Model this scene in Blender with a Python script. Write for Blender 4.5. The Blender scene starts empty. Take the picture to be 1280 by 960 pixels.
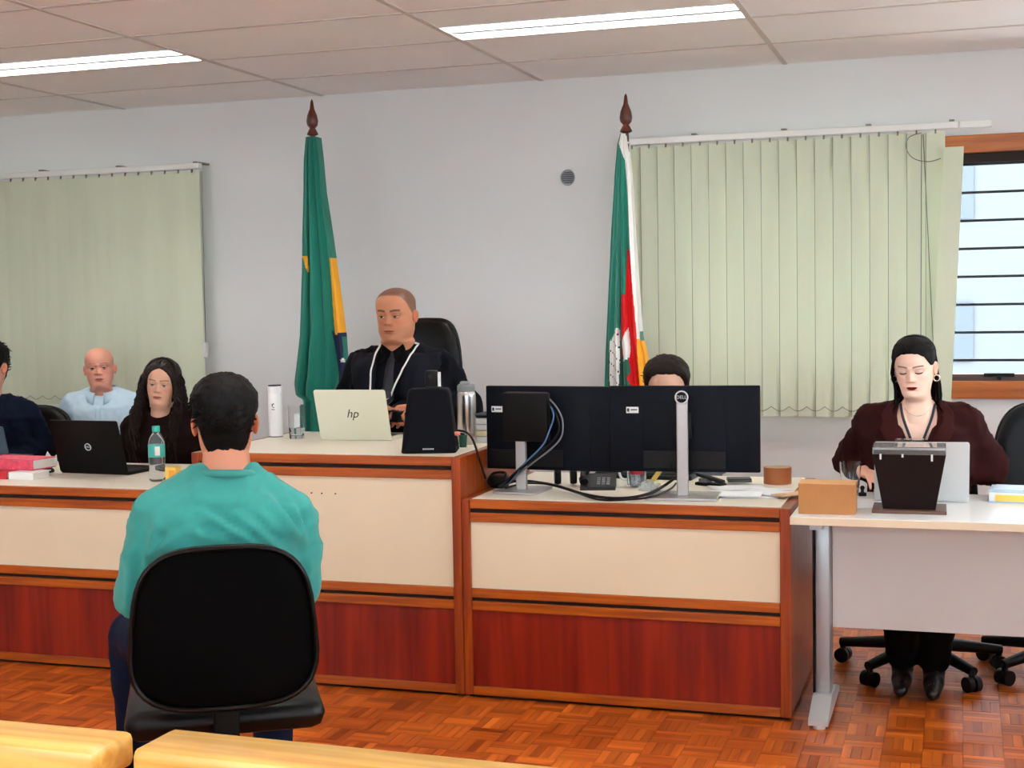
import bpy, bmesh, math, random
import numpy as np
from mathutils import Vector, Matrix, noise
from mathutils.bvhtree import BVHTree

random.seed(7)
S = bpy.context.scene
COL = S.collection
PI = math.pi
def rad(a): return math.radians(a)

# ------------------------------------------------------------------ camera
CAM_H = 1.425
FPX, YAW, PITCH, ROLL = 1745.1, rad(17.958), rad(3.4636), rad(-1.0192)
_fw = Vector((-math.sin(YAW)*math.cos(PITCH), math.cos(YAW)*math.cos(PITCH), -math.sin(PITCH)))
_r0 = Vector((math.cos(YAW), math.sin(YAW), 0)); _u0 = _r0.cross(_fw)
_rt = _r0*math.cos(ROLL) + _u0*math.sin(ROLL); _up = -_r0*math.sin(ROLL) + _u0*math.cos(ROLL)
cd = bpy.data.cameras.new('camera'); cam = bpy.data.objects.new('camera', cd); COL.objects.link(cam)
cd.sensor_width = 36; cd.lens = 36*FPX/1280; cd.clip_start = .05; cd.clip_end = 300
M = Matrix((( _rt.x, _up.x, -_fw.x), (_rt.y, _up.y, -_fw.y), (_rt.z, _up.z, -_fw.z))).to_4x4()
M.translation = (0, 0, CAM_H); cam.matrix_world = M
S.camera = cam
def ray(x, y): return _rt*((x-640)/FPX) + _up*((480-y)/FPX) + _fw
def AZ(x, y, z):
    d = ray(x, y); t = (z-CAM_H)/d.z; return Vector((d.x*t, d.y*t, z))
def AY(x, y, Y):
    d = ray(x, y); t = Y/d.y; return Vector((d.x*t, Y, CAM_H+d.z*t))
def proj(p):
    q = Vector(p)-Vector((0, 0, CAM_H)); z = q.dot(_fw)
    return 640+FPX*q.dot(_rt)/z, 480-FPX*q.dot(_up)/z, z

# ------------------------------------------------------------------ world, exposure
S.view_settings.view_transform = 'Standard'; S.view_settings.look = 'None'
S.view_settings.gamma = 1; S.view_settings.use_curve_mapping = False
S.view_settings.exposure = 0.9
TUBE_EMIT = 30.0
W = bpy.data.worlds.new('overcast_sky'); S.world = W; W.use_nodes = True
W.node_tree.nodes['Background'].inputs[0].default_value = (.94, .965, 1, 1)
W.node_tree.nodes['Background'].inputs[1].default_value = 4.7

# ------------------------------------------------------------------ helpers: materials
def lin(c):
    return tuple((v/255/12.92 if v/255 <= .04045 else ((v/255+.055)/1.055)**2.4) for v in c)
MC = {}
def mat(name, rgb=(200, 200, 200), rough=.5, metal=0, spec=.5, coat=0, trans=0, emit=0, ior=1.45, sheen=0,
        var=0, vscale=8, bump=0, bscale=200, attr=None, vstretch=(1, 1, 1), alpha=1, sss=0):
    if name in MC: return MC[name]
    m = bpy.data.materials.new(name); m.use_nodes = True; MC[name] = m
    nt = m.node_tree; b = nt.nodes['Principled BSDF']; c = lin(rgb)
    b.inputs['Base Color'].default_value = (*c, 1); b.inputs['Roughness'].default_value = rough
    b.inputs['Metallic'].default_value = metal; b.inputs['Specular IOR Level'].default_value = spec
    b.inputs['Coat Weight'].default_value = coat; b.inputs['Transmission Weight'].default_value = trans
    b.inputs['IOR'].default_value = ior; b.inputs['Alpha'].default_value = alpha
    b.inputs['Sheen Weight'].default_value = sheen
    if sss:
        b.inputs['Subsurface Weight'].default_value = sss; b.inputs['Subsurface Radius'].default_value = (.012, .005, .003)
        b.inputs['Subsurface Scale'].default_value = 1
    if emit:
        b.inputs['Emission Color'].default_value = (*c, 1); b.inputs['Emission Strength'].default_value = emit
    src = None
    if attr:
        a = nt.nodes.new('ShaderNodeVertexColor'); a.layer_name = attr; src = a.outputs[0]
    if var:
        tc = nt.nodes.new('ShaderNodeTexCoord'); mp = nt.nodes.new('ShaderNodeMapping')
        mp.inputs['Scale'].default_value = vstretch; nt.links.new(tc.outputs['Object'], mp.inputs[0])
        n = nt.nodes.new('ShaderNodeTexNoise'); n.inputs['Scale'].default_value = vscale; n.inputs['Detail'].default_value = 5
        nt.links.new(mp.outputs[0], n.inputs['Vector'])
        mx = nt.nodes.new('ShaderNodeMix'); mx.data_type = 'RGBA'; mx.blend_type = 'MULTIPLY'
        mr = nt.nodes.new('ShaderNodeMapRange'); mr.inputs[1].default_value = .3; mr.inputs[2].default_value = .7
        mr.inputs[3].default_value = 1-var; mr.inputs[4].default_value = 1+var*.6
        nt.links.new(n.outputs[0], mr.inputs[0])
        mx.inputs[0].default_value = 1; mx.inputs[6].default_value = (*c, 1)
        if src: nt.links.new(src, mx.inputs[6])
        nt.links.new(mr.outputs[0], mx.inputs[7]); src = mx.outputs[2]
    if src: nt.links.new(src, b.inputs['Base Color'])
    if bump:
        tc = nt.nodes.new('ShaderNodeTexCoord')
        n = nt.nodes.new('ShaderNodeTexNoise'); n.inputs['Scale'].default_value = bscale; n.inputs['Detail'].default_value = 3
        nt.links.new(tc.outputs['Object'], n.inputs['Vector'])
        bp = nt.nodes.new('ShaderNodeBump'); bp.inputs['Strength'].default_value = bump; bp.inputs['Distance'].default_value = .002
        nt.links.new(n.outputs[0], bp.inputs['Height']); nt.links.new(bp.outputs[0], b.inputs['Normal'])
    return m

def wood(name, c1, c2, axis='X', rough=.3, coat=.3, scale=9, spec=.5, rnd=0):
    """straight-grained wood; axis is the direction the grain runs"""
    if name in MC: return MC[name]
    m = bpy.data.materials.new(name); m.use_nodes = True; MC[name] = m
    nt = m.node_tree; b = nt.nodes['Principled BSDF']; b.inputs['Roughness'].default_value = rough
    b.inputs['Coat Weight'].default_value = coat; b.inputs['Coat Roughness'].default_value = .15
    b.inputs['Specular IOR Level'].default_value = spec
    tc = nt.nodes.new('ShaderNodeTexCoord'); mp = nt.nodes.new('ShaderNodeMapping')
    st = {'X': (.06, 1, 1), 'Y': (1, .06, 1), 'Z': (1, 1, .06)}[axis]; mp.inputs['Scale'].default_value = st
    nt.links.new(tc.outputs['Object'], mp.inputs[0])
    n = nt.nodes.new('ShaderNodeTexNoise'); n.inputs['Scale'].default_value = scale*4; n.inputs['Detail'].default_value = 6
    n.inputs['Distortion'].default_value = .6
    nt.links.new(mp.outputs[0], n.inputs['Vector'])
    cr = nt.nodes.new('ShaderNodeValToRGB'); cr.color_ramp.elements[0].position = .34; cr.color_ramp.elements[1].position = .68
    cr.color_ramp.elements[0].color = (*lin(c2), 1); cr.color_ramp.elements[1].color = (*lin(c1), 1)
    nt.links.new(n.outputs[0], cr.inputs[0]); out = cr.outputs[0]
    if rnd:
        oi = nt.nodes.new('ShaderNodeVertexColor'); oi.layer_name = 'tone'
        mx = nt.nodes.new('ShaderNodeMix'); mx.data_type = 'RGBA'; mx.blend_type = 'MULTIPLY'; mx.inputs[0].default_value = 1
        nt.links.new(out, mx.inputs[6]); nt.links.new(oi.outputs[0], mx.inputs[7]); out = mx.outputs[2]
    nt.links.new(out, b.inputs['Base Color'])
    return m

# ------------------------------------------------------------------ helpers: mesh building
def rotm(rx=0, ry=0, rz=0): return Matrix.Rotation(rz, 3, 'Z') @ Matrix.Rotation(ry, 3, 'Y') @ Matrix.Rotation(rx, 3, 'X')
class MB:
    def __init__(s): s.v = []; s.f = []; s.m = []; s.cur = 0
    def add(s, vs, fs):
        o = len(s.v); s.v.extend([tuple(p) for p in vs]); s.f.extend([tuple(i+o for i in f) for f in fs]); s.m.extend([s.cur]*len(fs)); return s
    def mi(s, i): s.cur = i; return s
    def box(s, x0, x1, y0, y1, z0, z1, b=0, R=None, c=None):
        if b > 0:
            b = min(b, (x1-x0)*.49, (y1-y0)*.49, (z1-z0)*.49)
            bm = bmesh.new(); bmesh.ops.create_cube(bm, size=1)
            for v in bm.verts:
                v.co = Vector(((x0+x1)/2+v.co.x*(x1-x0), (y0+y1)/2+v.co.y*(y1-y0), (z0+z1)/2+v.co.z*(z1-z0)))
            bmesh.ops.bevel(bm, geom=bm.edges[:], offset=b, segments=2, affect='EDGES', profile=.5)
            bm.verts.index_update(); vs = [v.co.copy() for v in bm.verts]; fs = [[v.index for v in f.verts] for f in bm.faces]; bm.free()
        else:
            vs = [Vector((x, y, z)) for x in (x0, x1) for y in (y0, y1) for z in (z0, z1)]
            fs = [(0, 1, 3, 2), (4, 6, 7, 5), (0, 4, 5, 1), (2, 3, 7, 6), (0, 2, 6, 4), (1, 5, 7, 3)]
        if R is not None:
            cc = Vector(c) if c is not None else Vector(((x0+x1)/2, (y0+y1)/2, (z0+z1)/2))
            vs = [R @ (v-cc)+cc for v in vs]
        return s.add(vs, fs)
    def lathe(s, prof, n=24, c=(0, 0, 0), R=None, cap=True):
        vs = []; fs = []
        for r, z in prof:
            for k in range(n):
                a = 2*PI*k/n; vs.append(Vector((r*math.cos(a), r*math.sin(a), z)))
        for i in range(len(prof)-1):
            for k in range(n):
                a = i*n+k; b_ = i*n+(k+1) % n; fs.append((a, b_, b_+n, a+n))
        if cap:
            fs.append(tuple(range(n))[::-1]); fs.append(tuple(range((len(prof)-1)*n, len(prof)*n)))
        if R is not None: vs = [R @ v for v in vs]
        return s.add([v+Vector(c) for v in vs], fs)
    def cyl(s, p0, p1, r0, r1=None, n=16): return s.tube([p0, p1], [r0, r1 if r1 is not None else r0], n)
    def tube(s, pts, r, n=8, closed=False):
        pts = [Vector(p) for p in pts]; N = len(pts)
        rs = list(r) if hasattr(r, '__len__') else [r]*N
        vs = []; fs = []; prev = None
        for i, p in enumerate(pts):
            if closed: t = pts[(i+1) % N]-pts[i-1]
            else: t = pts[min(i+1, N-1)]-pts[max(i-1, 0)]
            t = t.normalized() if t.length > 1e-9 else Vector((0, 0, 1))
            if prev is None:
                a = Vector((0, 0, 1)) if abs(t.z) < .9 else Vector((1, 0, 0)); u = t.cross(a).normalized()
            else:
                u = (prev-t*prev.dot(t)); u = u.normalized() if u.length > 1e-6 else t.orthogonal().normalized()
            prev = u; w = t.cross(u)
            for k in range(n):
                a = 2*PI*k/n; vs.append(p+(u*math.cos(a)+w*math.sin(a))*rs[i])
        for i in range(N if closed else N-1):
            j = (i+1) % N
            for k in range(n): fs.append((i*n+k, i*n+(k+1) % n, j*n+(k+1) % n, j*n+k))
        if not closed: fs.append(tuple(range(n))[::-1]); fs.append(tuple(range((N-1)*n, N*n)))
        return s.add(vs, fs)
    def prism(s, poly, y0, y1, plane='XZ'):
        """extrude a 2-D outline (x,z) between y0 and y1"""
        n = len(poly); f = {'XZ': lambda p, d: (p[0], d, p[1]), 'XY': lambda p, d: (p[0], p[1], d), 'YZ': lambda p, d: (d, p[0], p[1])}[plane]
        vs = [f(p, y0) for p in poly]+[f(p, y1) for p in poly]
        fs = [tuple(range(n)), tuple(range(n, 2*n))[::-1]]+[(i, i+n, (i+1) % n+n, (i+1) % n) for i in range(n)]
        return s.add(vs, fs)
    def ell(s, c, r, n=16, m=10, R=None):
        vs = []; fs = []
        for i in range(m+1):
            t = PI*i/m
            for k in range(n):
                a = 2*PI*k/n; v = Vector((r[0]*math.sin(t)*math.cos(a), r[1]*math.sin(t)*math.sin(a), r[2]*math.cos(t)))
                vs.append((R @ v if R is not None else v)+Vector(c))
        for i in range(m):
            for k in range(n):
                a = i*n+k; b_ = i*n+(k+1) % n; fs.append((a, a+n, b_+n, b_))
        return s.add(vs, fs)
    def xf(s, R=None, t=(0, 0, 0), start=0):
        t = Vector(t)
        for i in range(start, len(s.v)):
            p = Vector(s.v[i]); s.v[i] = tuple((R @ p if R is not None else p)+t)
        return s
    def build(s, name, mats, parent=None, smooth=0, weld=False):
        me = bpy.data.meshes.new(name); me.from_pydata(s.v, [], s.f)
        mats = mats if isinstance(mats, (list, tuple)) else [mats]
        for m_ in mats: me.materials.append(m_)
        if len(mats) > 1: me.polygons.foreach_set('material_index', s.m)
        bm = bmesh.new(); bm.from_mesh(me)
        if weld: bmesh.ops.remove_doubles(bm, verts=bm.verts[:], dist=1e-5)
        bmesh.ops.recalc_face_normals(bm, faces=bm.faces[:]); bm.to_mesh(me); bm.free()
        return link(name, me, parent, smooth)
def link(name, me, parent=None, smooth=0):
    if smooth:
        me.polygons.foreach_set('use_smooth', [True]*len(me.polygons))
        if smooth < 179: me.set_sharp_from_angle(angle=rad(smooth))
    o = bpy.data.objects.new(name, me); COL.objects.link(o)
    if parent is not None: o.parent = parent
    return o
def tag(o, label=None, cat=None, group=None, kind=None):
    if label: o['label'] = label
    if cat: o['category'] = cat
    if group: o['group'] = group
    if kind: o['kind'] = kind
    return o
def thing(name, label, cat, loc=(0, 0, 0), rz=0, group=None):
    o = bpy.data.objects.new(name, None); COL.objects.link(o); o.empty_display_size = .1
    o.location = loc; o.rotation_euler = (0, 0, rz); return tag(o, label, cat, group)
def struct(o): o['kind'] = 'structure'; return o
def copy_tree(o, parent=None):
    c = o.copy(); COL.objects.link(c); c.parent = parent
    for ch in o.children: copy_tree(ch, c)
    return c
def crom(pts, k=6, closed=False):
    """Catmull-Rom resampling of a path"""
    P = [Vector(p) for p in pts]; N = len(P); out = []
    for i in range(N if closed else N-1):
        if closed: a, b, c, d = P[i-1], P[i], P[(i+1) % N], P[(i+2) % N]
        else: a, b, c, d = P[max(i-1, 0)], P[i], P[i+1], P[min(i+2, N-1)]
        for j in range(k):
            t = j/k; out.append(.5*((2*b)+(c-a)*t+(2*a-5*b+4*c-d)*t*t+(3*b-a-3*c+d)*t**3))
    if not closed: out.append(P[-1])
    return out
def rrect(x0, x1, z0, z1, r, n=5):
    out = []
    for cx, cz, a0 in ((x1-r, z1-r, 0), (x0+r, z1-r, 90), (x0+r, z0+r, 180), (x1-r, z0+r, 270)):
        for i in range(n+1):
            a = rad(a0+90*i/n); out.append((cx+r*math.cos(a), cz+r*math.sin(a)))
    return out
def text_part(name, txt, size, m, parent, R=None, t=(0, 0, 0), shear=0, depth=.0006):
    """lettering as thin geometry, lying in local XZ and facing -Y"""
    cu = bpy.data.curves.new(name, 'FONT'); cu.body = txt; cu.size = size; cu.align_x = 'CENTER'; cu.align_y = 'CENTER'
    cu.extrude = depth; cu.shear = shear; cu.resolution_u = 3
    o = bpy.data.objects.new(name, cu); COL.objects.link(o)
    me = bpy.data.meshes.new_from_object(o.evaluated_get(bpy.context.evaluated_depsgraph_get()))
    bpy.data.objects.remove(o); bpy.data.curves.remove(cu)
    R0 = rotm(rx=PI/2); R0 = (R @ R0) if R is not None else R0
    me.transform(Matrix.Translation(t) @ R0.to_4x4()); me.materials.clear(); me.materials.append(m); me.name = name
    return link(name, me, parent)
# ------------------------------------------------------------------ the room
WY = 7.145; CZ = 2.572; X0, X1, Y0 = -6.35, 2.6, -1.8
m_wall = mat('wall_paint', (224, 224, 224), .85, var=.03, vscale=1.5)
m_ceil = mat('ceiling_tile', (250, 248, 246), .9, bump=.15, bscale=300, var=.03, vscale=2)
m_tbar = mat('ceiling_grid', (206, 198, 192), .6)
m_frame = wood('window_wood', (190, 105, 30), (150, 75, 15), 'X', .4)
m_orange = wood('rail_wood', (184, 92, 14), (142, 60, 6), 'X', .35, .12, 12, .4)
m_orangez = wood('stile_wood', (164, 68, 10), (122, 42, 4), 'Z', .32, .15, 12, .4)
m_red = wood('panel_wood', (146, 34, 4), (108, 10, 0), 'Z', .42, .06, 5, .35)
m_cream = mat('cream_laminate', (226, 210, 180), .55, var=.03, vscale=3)
m_top = mat('top_laminate', (240, 232, 214), .35)
m_black = mat('black_plastic', (5, 5, 7), .5, spec=.25)
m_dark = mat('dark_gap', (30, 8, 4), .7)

# floor: slab, then the finger parquet laid on it
sl = MB().box(X0, X1, Y0, WY+.2, -.1, -.006)
m_slab = wood('parquet_far', (190, 104, 44), (150, 72, 24), 'X', .3, .2, 10)
floor = struct(sl.build('floor', m_slab))
BL = .12; NS = 4; SW = BL/NS
m_par = wood('parquet_wood', (218, 116, 40), (164, 70, 16), 'X', .28, .12, 6, .4, rnd=1)
m_par2 = wood('parquet_wood_cross', (218, 116, 40), (164, 70, 16), 'Y', .28, .12, 6, .4, rnd=1)
strips = []
rs = random.Random(3)
tones = [(1, 1, 1), (.74, .66, .6), (1.15, 1.2, 1.2), (.5, .36, .3), (.9, .85, .8), (1.3, 1.42, 1.45), (.64, .54, .46), (1.0, .95, .9)]
for i in range(int(-5.2/BL), int(1.6/BL)):
    for j in range(int(1.2/BL), int(WY/BL)):
        alongx = (i+j) % 2 == 0
        bt = rs.choice(tones)
        for k in range(NS):
            x0, y0 = i*BL, j*BL
            bx = (x0, x0+BL, y0+k*SW, y0+(k+1)*SW) if alongx else (x0+k*SW, x0+(k+1)*SW, y0, y0+BL)
            if bx[3] > WY: continue
            t = rs.choice(tones); q = tuple(.35*a+.65*b for a, b in zip(bt, t))
            px, py, pz = proj(((bx[0]+bx[1])/2, (bx[2]+bx[3])/2, 0))
            bench = 897+.092*px if px < 160 else 905+.111*(px-190)
            vis = 0 < px < 1280 and py < min(960, bench) and pz < 4.75 and not (138 < px < 398) and not (px > 985 and py < 905)
            if px < 990 and bx[2] > 4.64: vis = False
            strips.append((-pz if vis else -99, bx, alongx, q, rs.uniform(-.0004, .0004)))
strips.sort(key=lambda s: -s[0])
def strip_mesh(name, items):
    vs = []; fs = []; cols = []; mi = []
    for _, (a, b, c, d), ax, q, dz in items:
        o = len(vs); g = .0002; e = .0007; z0, z1 = -.006, dz
        vs += [(a+g, c+g, z0), (b-g, c+g, z0), (b-g, d-g, z0), (a+g, d-g, z0), (a+e, c+e, z1), (b-e, c+e, z1), (b-e, d-e, z1), (a+e, d-e, z1)]
        fs += [(o+4, o+5, o+6, o+7), (o, o+1, o+5, o+4), (o+1, o+2, o+6, o+5), (o+2, o+3, o+7, o+6), (o+3, o, o+4, o+7)]
        cols += [(*q, 1)]*8; mi += [0 if ax else 1]*5
    me = bpy.data.meshes.new(name); me.from_pydata(vs, [], fs); me.materials.append(m_par); me.materials.append(m_par2)
    me.polygons.foreach_set('material_index', mi)
    ca = me.color_attributes.new('tone', 'FLOAT_COLOR', 'POINT'); ca.data.foreach_set('color', np.array(cols, float).ravel())
    return me
for it in strips[:300]:
    link('parquet_strip', strip_mesh('parquet_strip', [it]), floor)
tag(link('parquet_strips', strip_mesh('parquet_strips', strips[300:]), floor), kind='stuff')

# window openings in the back wall (x0, x1, z0, z1)
WINS = [(-6.0, -4.45, .96, 2.12), (-1.5, 1.45, .96, 2.12)]
w = MB(); cx = X0
for (a, b, c, d) in WINS:
    w.box(cx, a, WY, WY+.2, 0, CZ+.2); w.box(a, b, WY, WY+.2, 0, c); w.box(a, b, WY, WY+.2, d, CZ+.2); cx = b
w.box(cx, X1, WY, WY+.2, 0, CZ+.2)
struct(w.build('wall_back', m_wall))
struct(MB().box(X0-.2, X0, Y0-.2, WY+.2, 0, CZ+.2).build('wall_left', m_wall))
RW = [(-1.6, 1.6), (2.2, 5.6)]; w = MB(); cy = Y0-.2
for a, b in RW:
    w.box(X1, X1+.2, cy, a, 0, CZ+.2); w.box(X1, X1+.2, a, b, 0, .95); w.box(X1, X1+.2, a, b, 2.2, CZ+.2); cy = b
w.box(X1, X1+.2, cy, WY+.2, 0, CZ+.2); struct(w.build('wall_right', m_wall))
FWN = [(-5.7, -3.3), (-2.7, -.3), (.2, 2.3)]; w = MB(); cx = X0
for a, b in FWN:
    w.box(cx, a, Y0-.2, Y0, 0, CZ+.2); w.box(a, b, Y0-.2, Y0, 0, .95); w.box(a, b, Y0-.2, Y0, 2.25, CZ+.2); cx = b
w.box(cx, X1, Y0-.2, Y0, 0, CZ+.2); struct(w.build('wall_front', m_wall))
def portal(loc, rot, sx, sy):                     # guides daylight sampling through an opening, adds no light
    ld_ = bpy.data.lights.new('daylight_portal', 'AREA'); ld_.shape = 'RECTANGLE'; ld_.size = sx; ld_.size_y = sy; ld_.cycles.is_portal = True
    o = bpy.data.objects.new('daylight_portal', ld_); COL.objects.link(o); o.location = loc; o.rotation_euler = rot; return o
for a, b in FWN: portal(((a+b)/2, Y0-.1, 1.6), (PI/2, 0, PI), b-a, 1.3)
for a, b in RW: portal((X1+.1, (a+b)/2, 1.575), (PI/2, 0, PI/2), b-a, 1.25)
struct(MB().box(X0+.001, X1-.001, WY-.014, WY-.0005, .001, .055, .003).build('baseboard_back', mat('baseboard', (150, 145, 140), .6)))

# ceiling: slab, visible grid bars and one panel for each tile
ceiling = struct(MB().box(X0, X1, Y0, WY+.2, CZ+.06, CZ+.2).build('ceiling', m_wall))
GX = [-.85+1.272*k for k in range(-5, 3)]; GX = [X0]+[g for g in GX if X0+.1 < g < X1-.1]+[X1]
GY = [6.535-.636*k for k in range(0, 15)]; GY = [WY]+[g for g in GY if g > Y0+.1]+[Y0]
for g in GX[1:-1]: MB().box(g-.012, g+.012, Y0, WY-.001, CZ, CZ+.03).build('ceiling_bar', m_tbar, ceiling)
for g in GY[1:-1]: MB().box(X0+.001, X1-.001, g-.011, g+.011, CZ+.0015, CZ+.028).build('ceiling_bar', m_tbar, ceiling)
LROWS = [5.899, 5.899-.636*4, 5.899-.636*8, 5.899-.636*12]       # far edge of each lamp row
LCOLS = [-.85-1.272*3, -.85-1.272, -.85+1.272]                     # left edge of each lamp column
def near(v, L): return any(abs(v-q) < .05 for q in L)
for i in range(len(GX)-1):
    for j in range(len(GY)-1):
        x0, x1, y1, y0 = GX[i], GX[i+1], GY[j], GY[j+1]
        if near(x0, LCOLS) and near(y1, LROWS): y1 = y1-.305
        rz = random.uniform(-.001, .001)
        MB().box(x0+.008, x1-.008, y0+.007, y1-.007, CZ+.004+rz, CZ+.018).build('ceiling_tile', m_ceil, ceiling)

# recessed louvre lights
m_refl = mat('lamp_reflector', (235, 238, 240), .3, metal=.0)
m_tube = mat('lamp_tube', (255, 251, 244), .5, emit=TUBE_EMIT)
m_louv = mat('lamp_louvre', (220, 232, 240), .25, metal=.6)
def make_light():
    L, Wd = 1.272-.026, .29
    t = thing('ceiling_light', '', 'light')
    b = MB(); h = .075
    b.box(0, L, 0, Wd, h, h+.006).box(0, L, -.004, 0, 0, h).box(0, L, Wd, Wd+.004, 0, h).box(-.004, 0, 0, Wd, 0, h).box(L, L+.004, 0, Wd, 0, h)
    b.build('housing', m_refl, t)
    for y in (.075, .215):
        MB().cyl((.03, y, .05), (L-.03, y, .05), .013, n=12).build('tube', m_tube, t, 60)
    n = 14
    for k in range(1, n):
        x = L*k/n
        MB().prism([(.004, .03), (Wd-.004, .03), (Wd-.004, .002), (.004, .002)], x-.0015, x+.0015, 'YZ').build('louvre_blade', m_louv, t)
    MB().prism([(Wd/2-.02, .002), (Wd/2+.02, .002), (Wd/2, .035)], .002, L-.002, 'YZ').build('louvre_rib', m_louv, t)
    return t
lab = {}
proto = None
for ri, ry in enumerate(LROWS):
    for ci, lx in enumerate(LCOLS):
        if proto is None: o = proto = make_light()
        else: o = copy_tree(proto)
        o.location = (lx+.013, ry-.297, CZ+.002); o['group'] = 'recessed louvre lights'
        o['label'] = ('recessed fluorescent louvre light in the ceiling above the left blind and bald man' if (ri, ci) == (0, 0) else
                      'recessed fluorescent louvre light in the ceiling between the two flag poles and right blind' if (ri, ci) == (0, 1) else
                      'recessed fluorescent louvre light over the far side of the room out of view')

# ------------------------------------------------------------------ windows
m_glass = mat('window_glass', (235, 245, 250), .0, trans=1, ior=1.02, spec=.2)
m_bar = mat('window_bar', (16, 16, 20), .5)
m_brown = wood('window_dark_wood', (92, 52, 34), (60, 30, 20), 'X', .4)
for wi, (a, b, c, d) in enumerate(WINS):
    wn = struct(bpy.data.objects.new('window_%d' % (wi+1), None)); COL.objects.link(wn); wn.location = ((a+b)/2, WY, c)
    hw = (b-a)/2; hh = d-c
    fr = MB(); e = .055
    fr.box(-hw-e, hw+e, -.03, .09, hh-.03, hh+e, .004).box(-hw-e, hw+e, -.03, .09, -e, .03, .004)
    fr.box(-hw-e, -hw+.03, -.028, .088, .03, hh-.03, .004).box(hw-.03, hw+e, -.028, .088, .03, hh-.03, .004)
    fr.build('window_frame', m_frame, wn)
    MB().box(-hw+.03, hw-.03, .0, .06, .03, .062).build('sash_rail', m_brown, wn)
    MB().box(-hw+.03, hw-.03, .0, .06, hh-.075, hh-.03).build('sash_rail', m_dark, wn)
    MB().box(hw*.08+.0, hw*.08+.14, -.02, .0, .05, .068, .003).box(hw*.08+.06, hw*.08+.08, -.03, -.01, .035, .055, .002).build('latch', m_black, wn)
    zs = [.062+.0675+.1355*k for k in range(0, 8)]
    zz = [.062]+zs+[hh-.075]
    for k in range(len(zz)-1):
        if zz[k+1]-zz[k] > .02: MB().box(-hw+.03, hw-.03, .03, .034, zz[k]+.005, zz[k+1]-.005).build('pane', m_glass, wn)
    for z in zs: MB().box(-hw+.03, hw-.03, .02, .045, z-.006, z+.006).build('glazing_bar', m_bar, wn)

for k, (a, b) in enumerate(RW):  # side windows out of view, added so daylight lifts the ceiling
    wn = struct(bpy.data.objects.new('window_%d' % (k+3), None)); COL.objects.link(wn); wn.location = (X1, (a+b)/2, .95); hw = (b-a)/2
    MB().box(.0, .09, -hw-.05, hw+.05, -.05, .03, .004).box(.0, .09, -hw-.05, hw+.05, 1.22, 1.3, .004).box(.0, .09, -hw-.05, -hw+.03, .03, 1.22, .004).box(.0, .09, hw-.03, hw+.05, .03, 1.22, .004).build('window_frame', m_frame, wn)
    for q in range(1, 9): MB().box(.02, .045, -hw+.03, hw-.03, .03+q*.132-.006, .03+q*.132+.006).build('glazing_bar', m_bar, wn)
    MB().box(.03, .034, -hw+.03, hw-.03, .035, 1.215).build('pane', m_glass, wn)
for k, (a, b) in enumerate(FWN):
    wn = struct(bpy.data.objects.new('window_%d' % (k+5), None)); COL.objects.link(wn); wn.location = ((a+b)/2, Y0, .95); hw = (b-a)/2
    MB().box(-hw-.05, hw+.05, -.09, 0, -.05, .03, .004).box(-hw-.05, hw+.05, -.09, 0, 1.27, 1.35, .004).box(-hw-.05, -hw+.03, -.09, 0, .03, 1.27, .004).box(hw-.03, hw+.05, -.09, 0, .03, 1.27, .004).build('window_frame', m_frame, wn)
    for q in range(1, 9): MB().box(-hw+.03, hw-.03, -.045, -.02, .03+q*.138-.006, .03+q*.138+.006).build('glazing_bar', m_bar, wn)
    MB().box(-hw+.03, hw-.03, -.034, -.03, .035, 1.265).build('pane', m_glass, wn)
# vertical blinds
m_slat = mat('blind_fabric', (208, 214, 188), .8, var=.05, vscale=3, vstretch=(3, 3, .4))
m_rail = mat('blind_rail', (232, 232, 228), .4)
m_edge_shade = mat('blind_edge_shade', (112, 118, 98), .8); m_cord = mat('blind_cord', (120, 118, 105), .6)
def blind(xa, xb, zt, zb, Y, label, tilt, edge_shade=False, seed=1):
    rr = random.Random(seed)
    root = thing('vertical_blind', label, 'blind', ((xa+xb)/2, Y, zb), group='vertical blinds')
    hx = (xb-xa)/2; H_ = zt-zb
    MB().box(-hx-.01, hx+.01, -.02, .02, H_, H_+.032, .004).build('head_rail', m_rail, root)
    for bx in (-hx*.55, 0, hx*.5, hx-.02): MB().box(bx-.012, bx+.012, -.012, WY-Y, H_+.032, H_+.042).build('bracket', m_cord, root)
    pitch = .087; n = int((xb-xa)/pitch); x = -hx+.045
    for k in range(n):
        cxk = x+k*pitch
        if cxk > hx-.03: break
        wd = .089/2; a = rad(tilt+rr.uniform(-.8, .8)); m_ = MB(); nz = 8
        vs = []; fs = []
        for iz in range(nz+1):
            for iu in range(5):
                u = (iu/4-.5)*2*wd; bow = .0012*(1-(u/wd)**2)
                vs.append((cxk+u*math.cos(a)+bow*math.sin(a), u*math.sin(a)-bow, (H_-.012)*(iz/nz)))
        for iz in range(nz):
            for iu in range(4):
                p = iz*5+iu; fs.append((p, p+1, p+6, p+5))
        m_.add(vs, fs); s_ = m_.build('slat', m_slat, root)
        md = s_.modifiers.new('thickness', 'SOLIDIFY'); md.thickness = .0012
        MB().box(cxk-.004, cxk+.004, -.004, .004, H_-.02, H_+.002).build('hook', m_cord, s_)
        if edge_shade: MB().box(-.0011, .0011, -.0022, .0006, .001, H_-.014).xf(rotm(rz=a), (cxk-wd*math.cos(a), -wd*math.sin(a), 0)).build('edge_shade_strip', m_edge_shade, s_)  # dark strip painting the shade line between neighbouring slats
        if k < n-1:   # scalloped bead chain along the foot of the slats
            MB().tube([(cxk+pitch*t, -.012, .05-.022*math.sin(PI*t)) for t in np.linspace(0, 1, 9)], .0016, 5).build('bead_chain', m_cord, root)
    return root
BY = WY-.13
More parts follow.
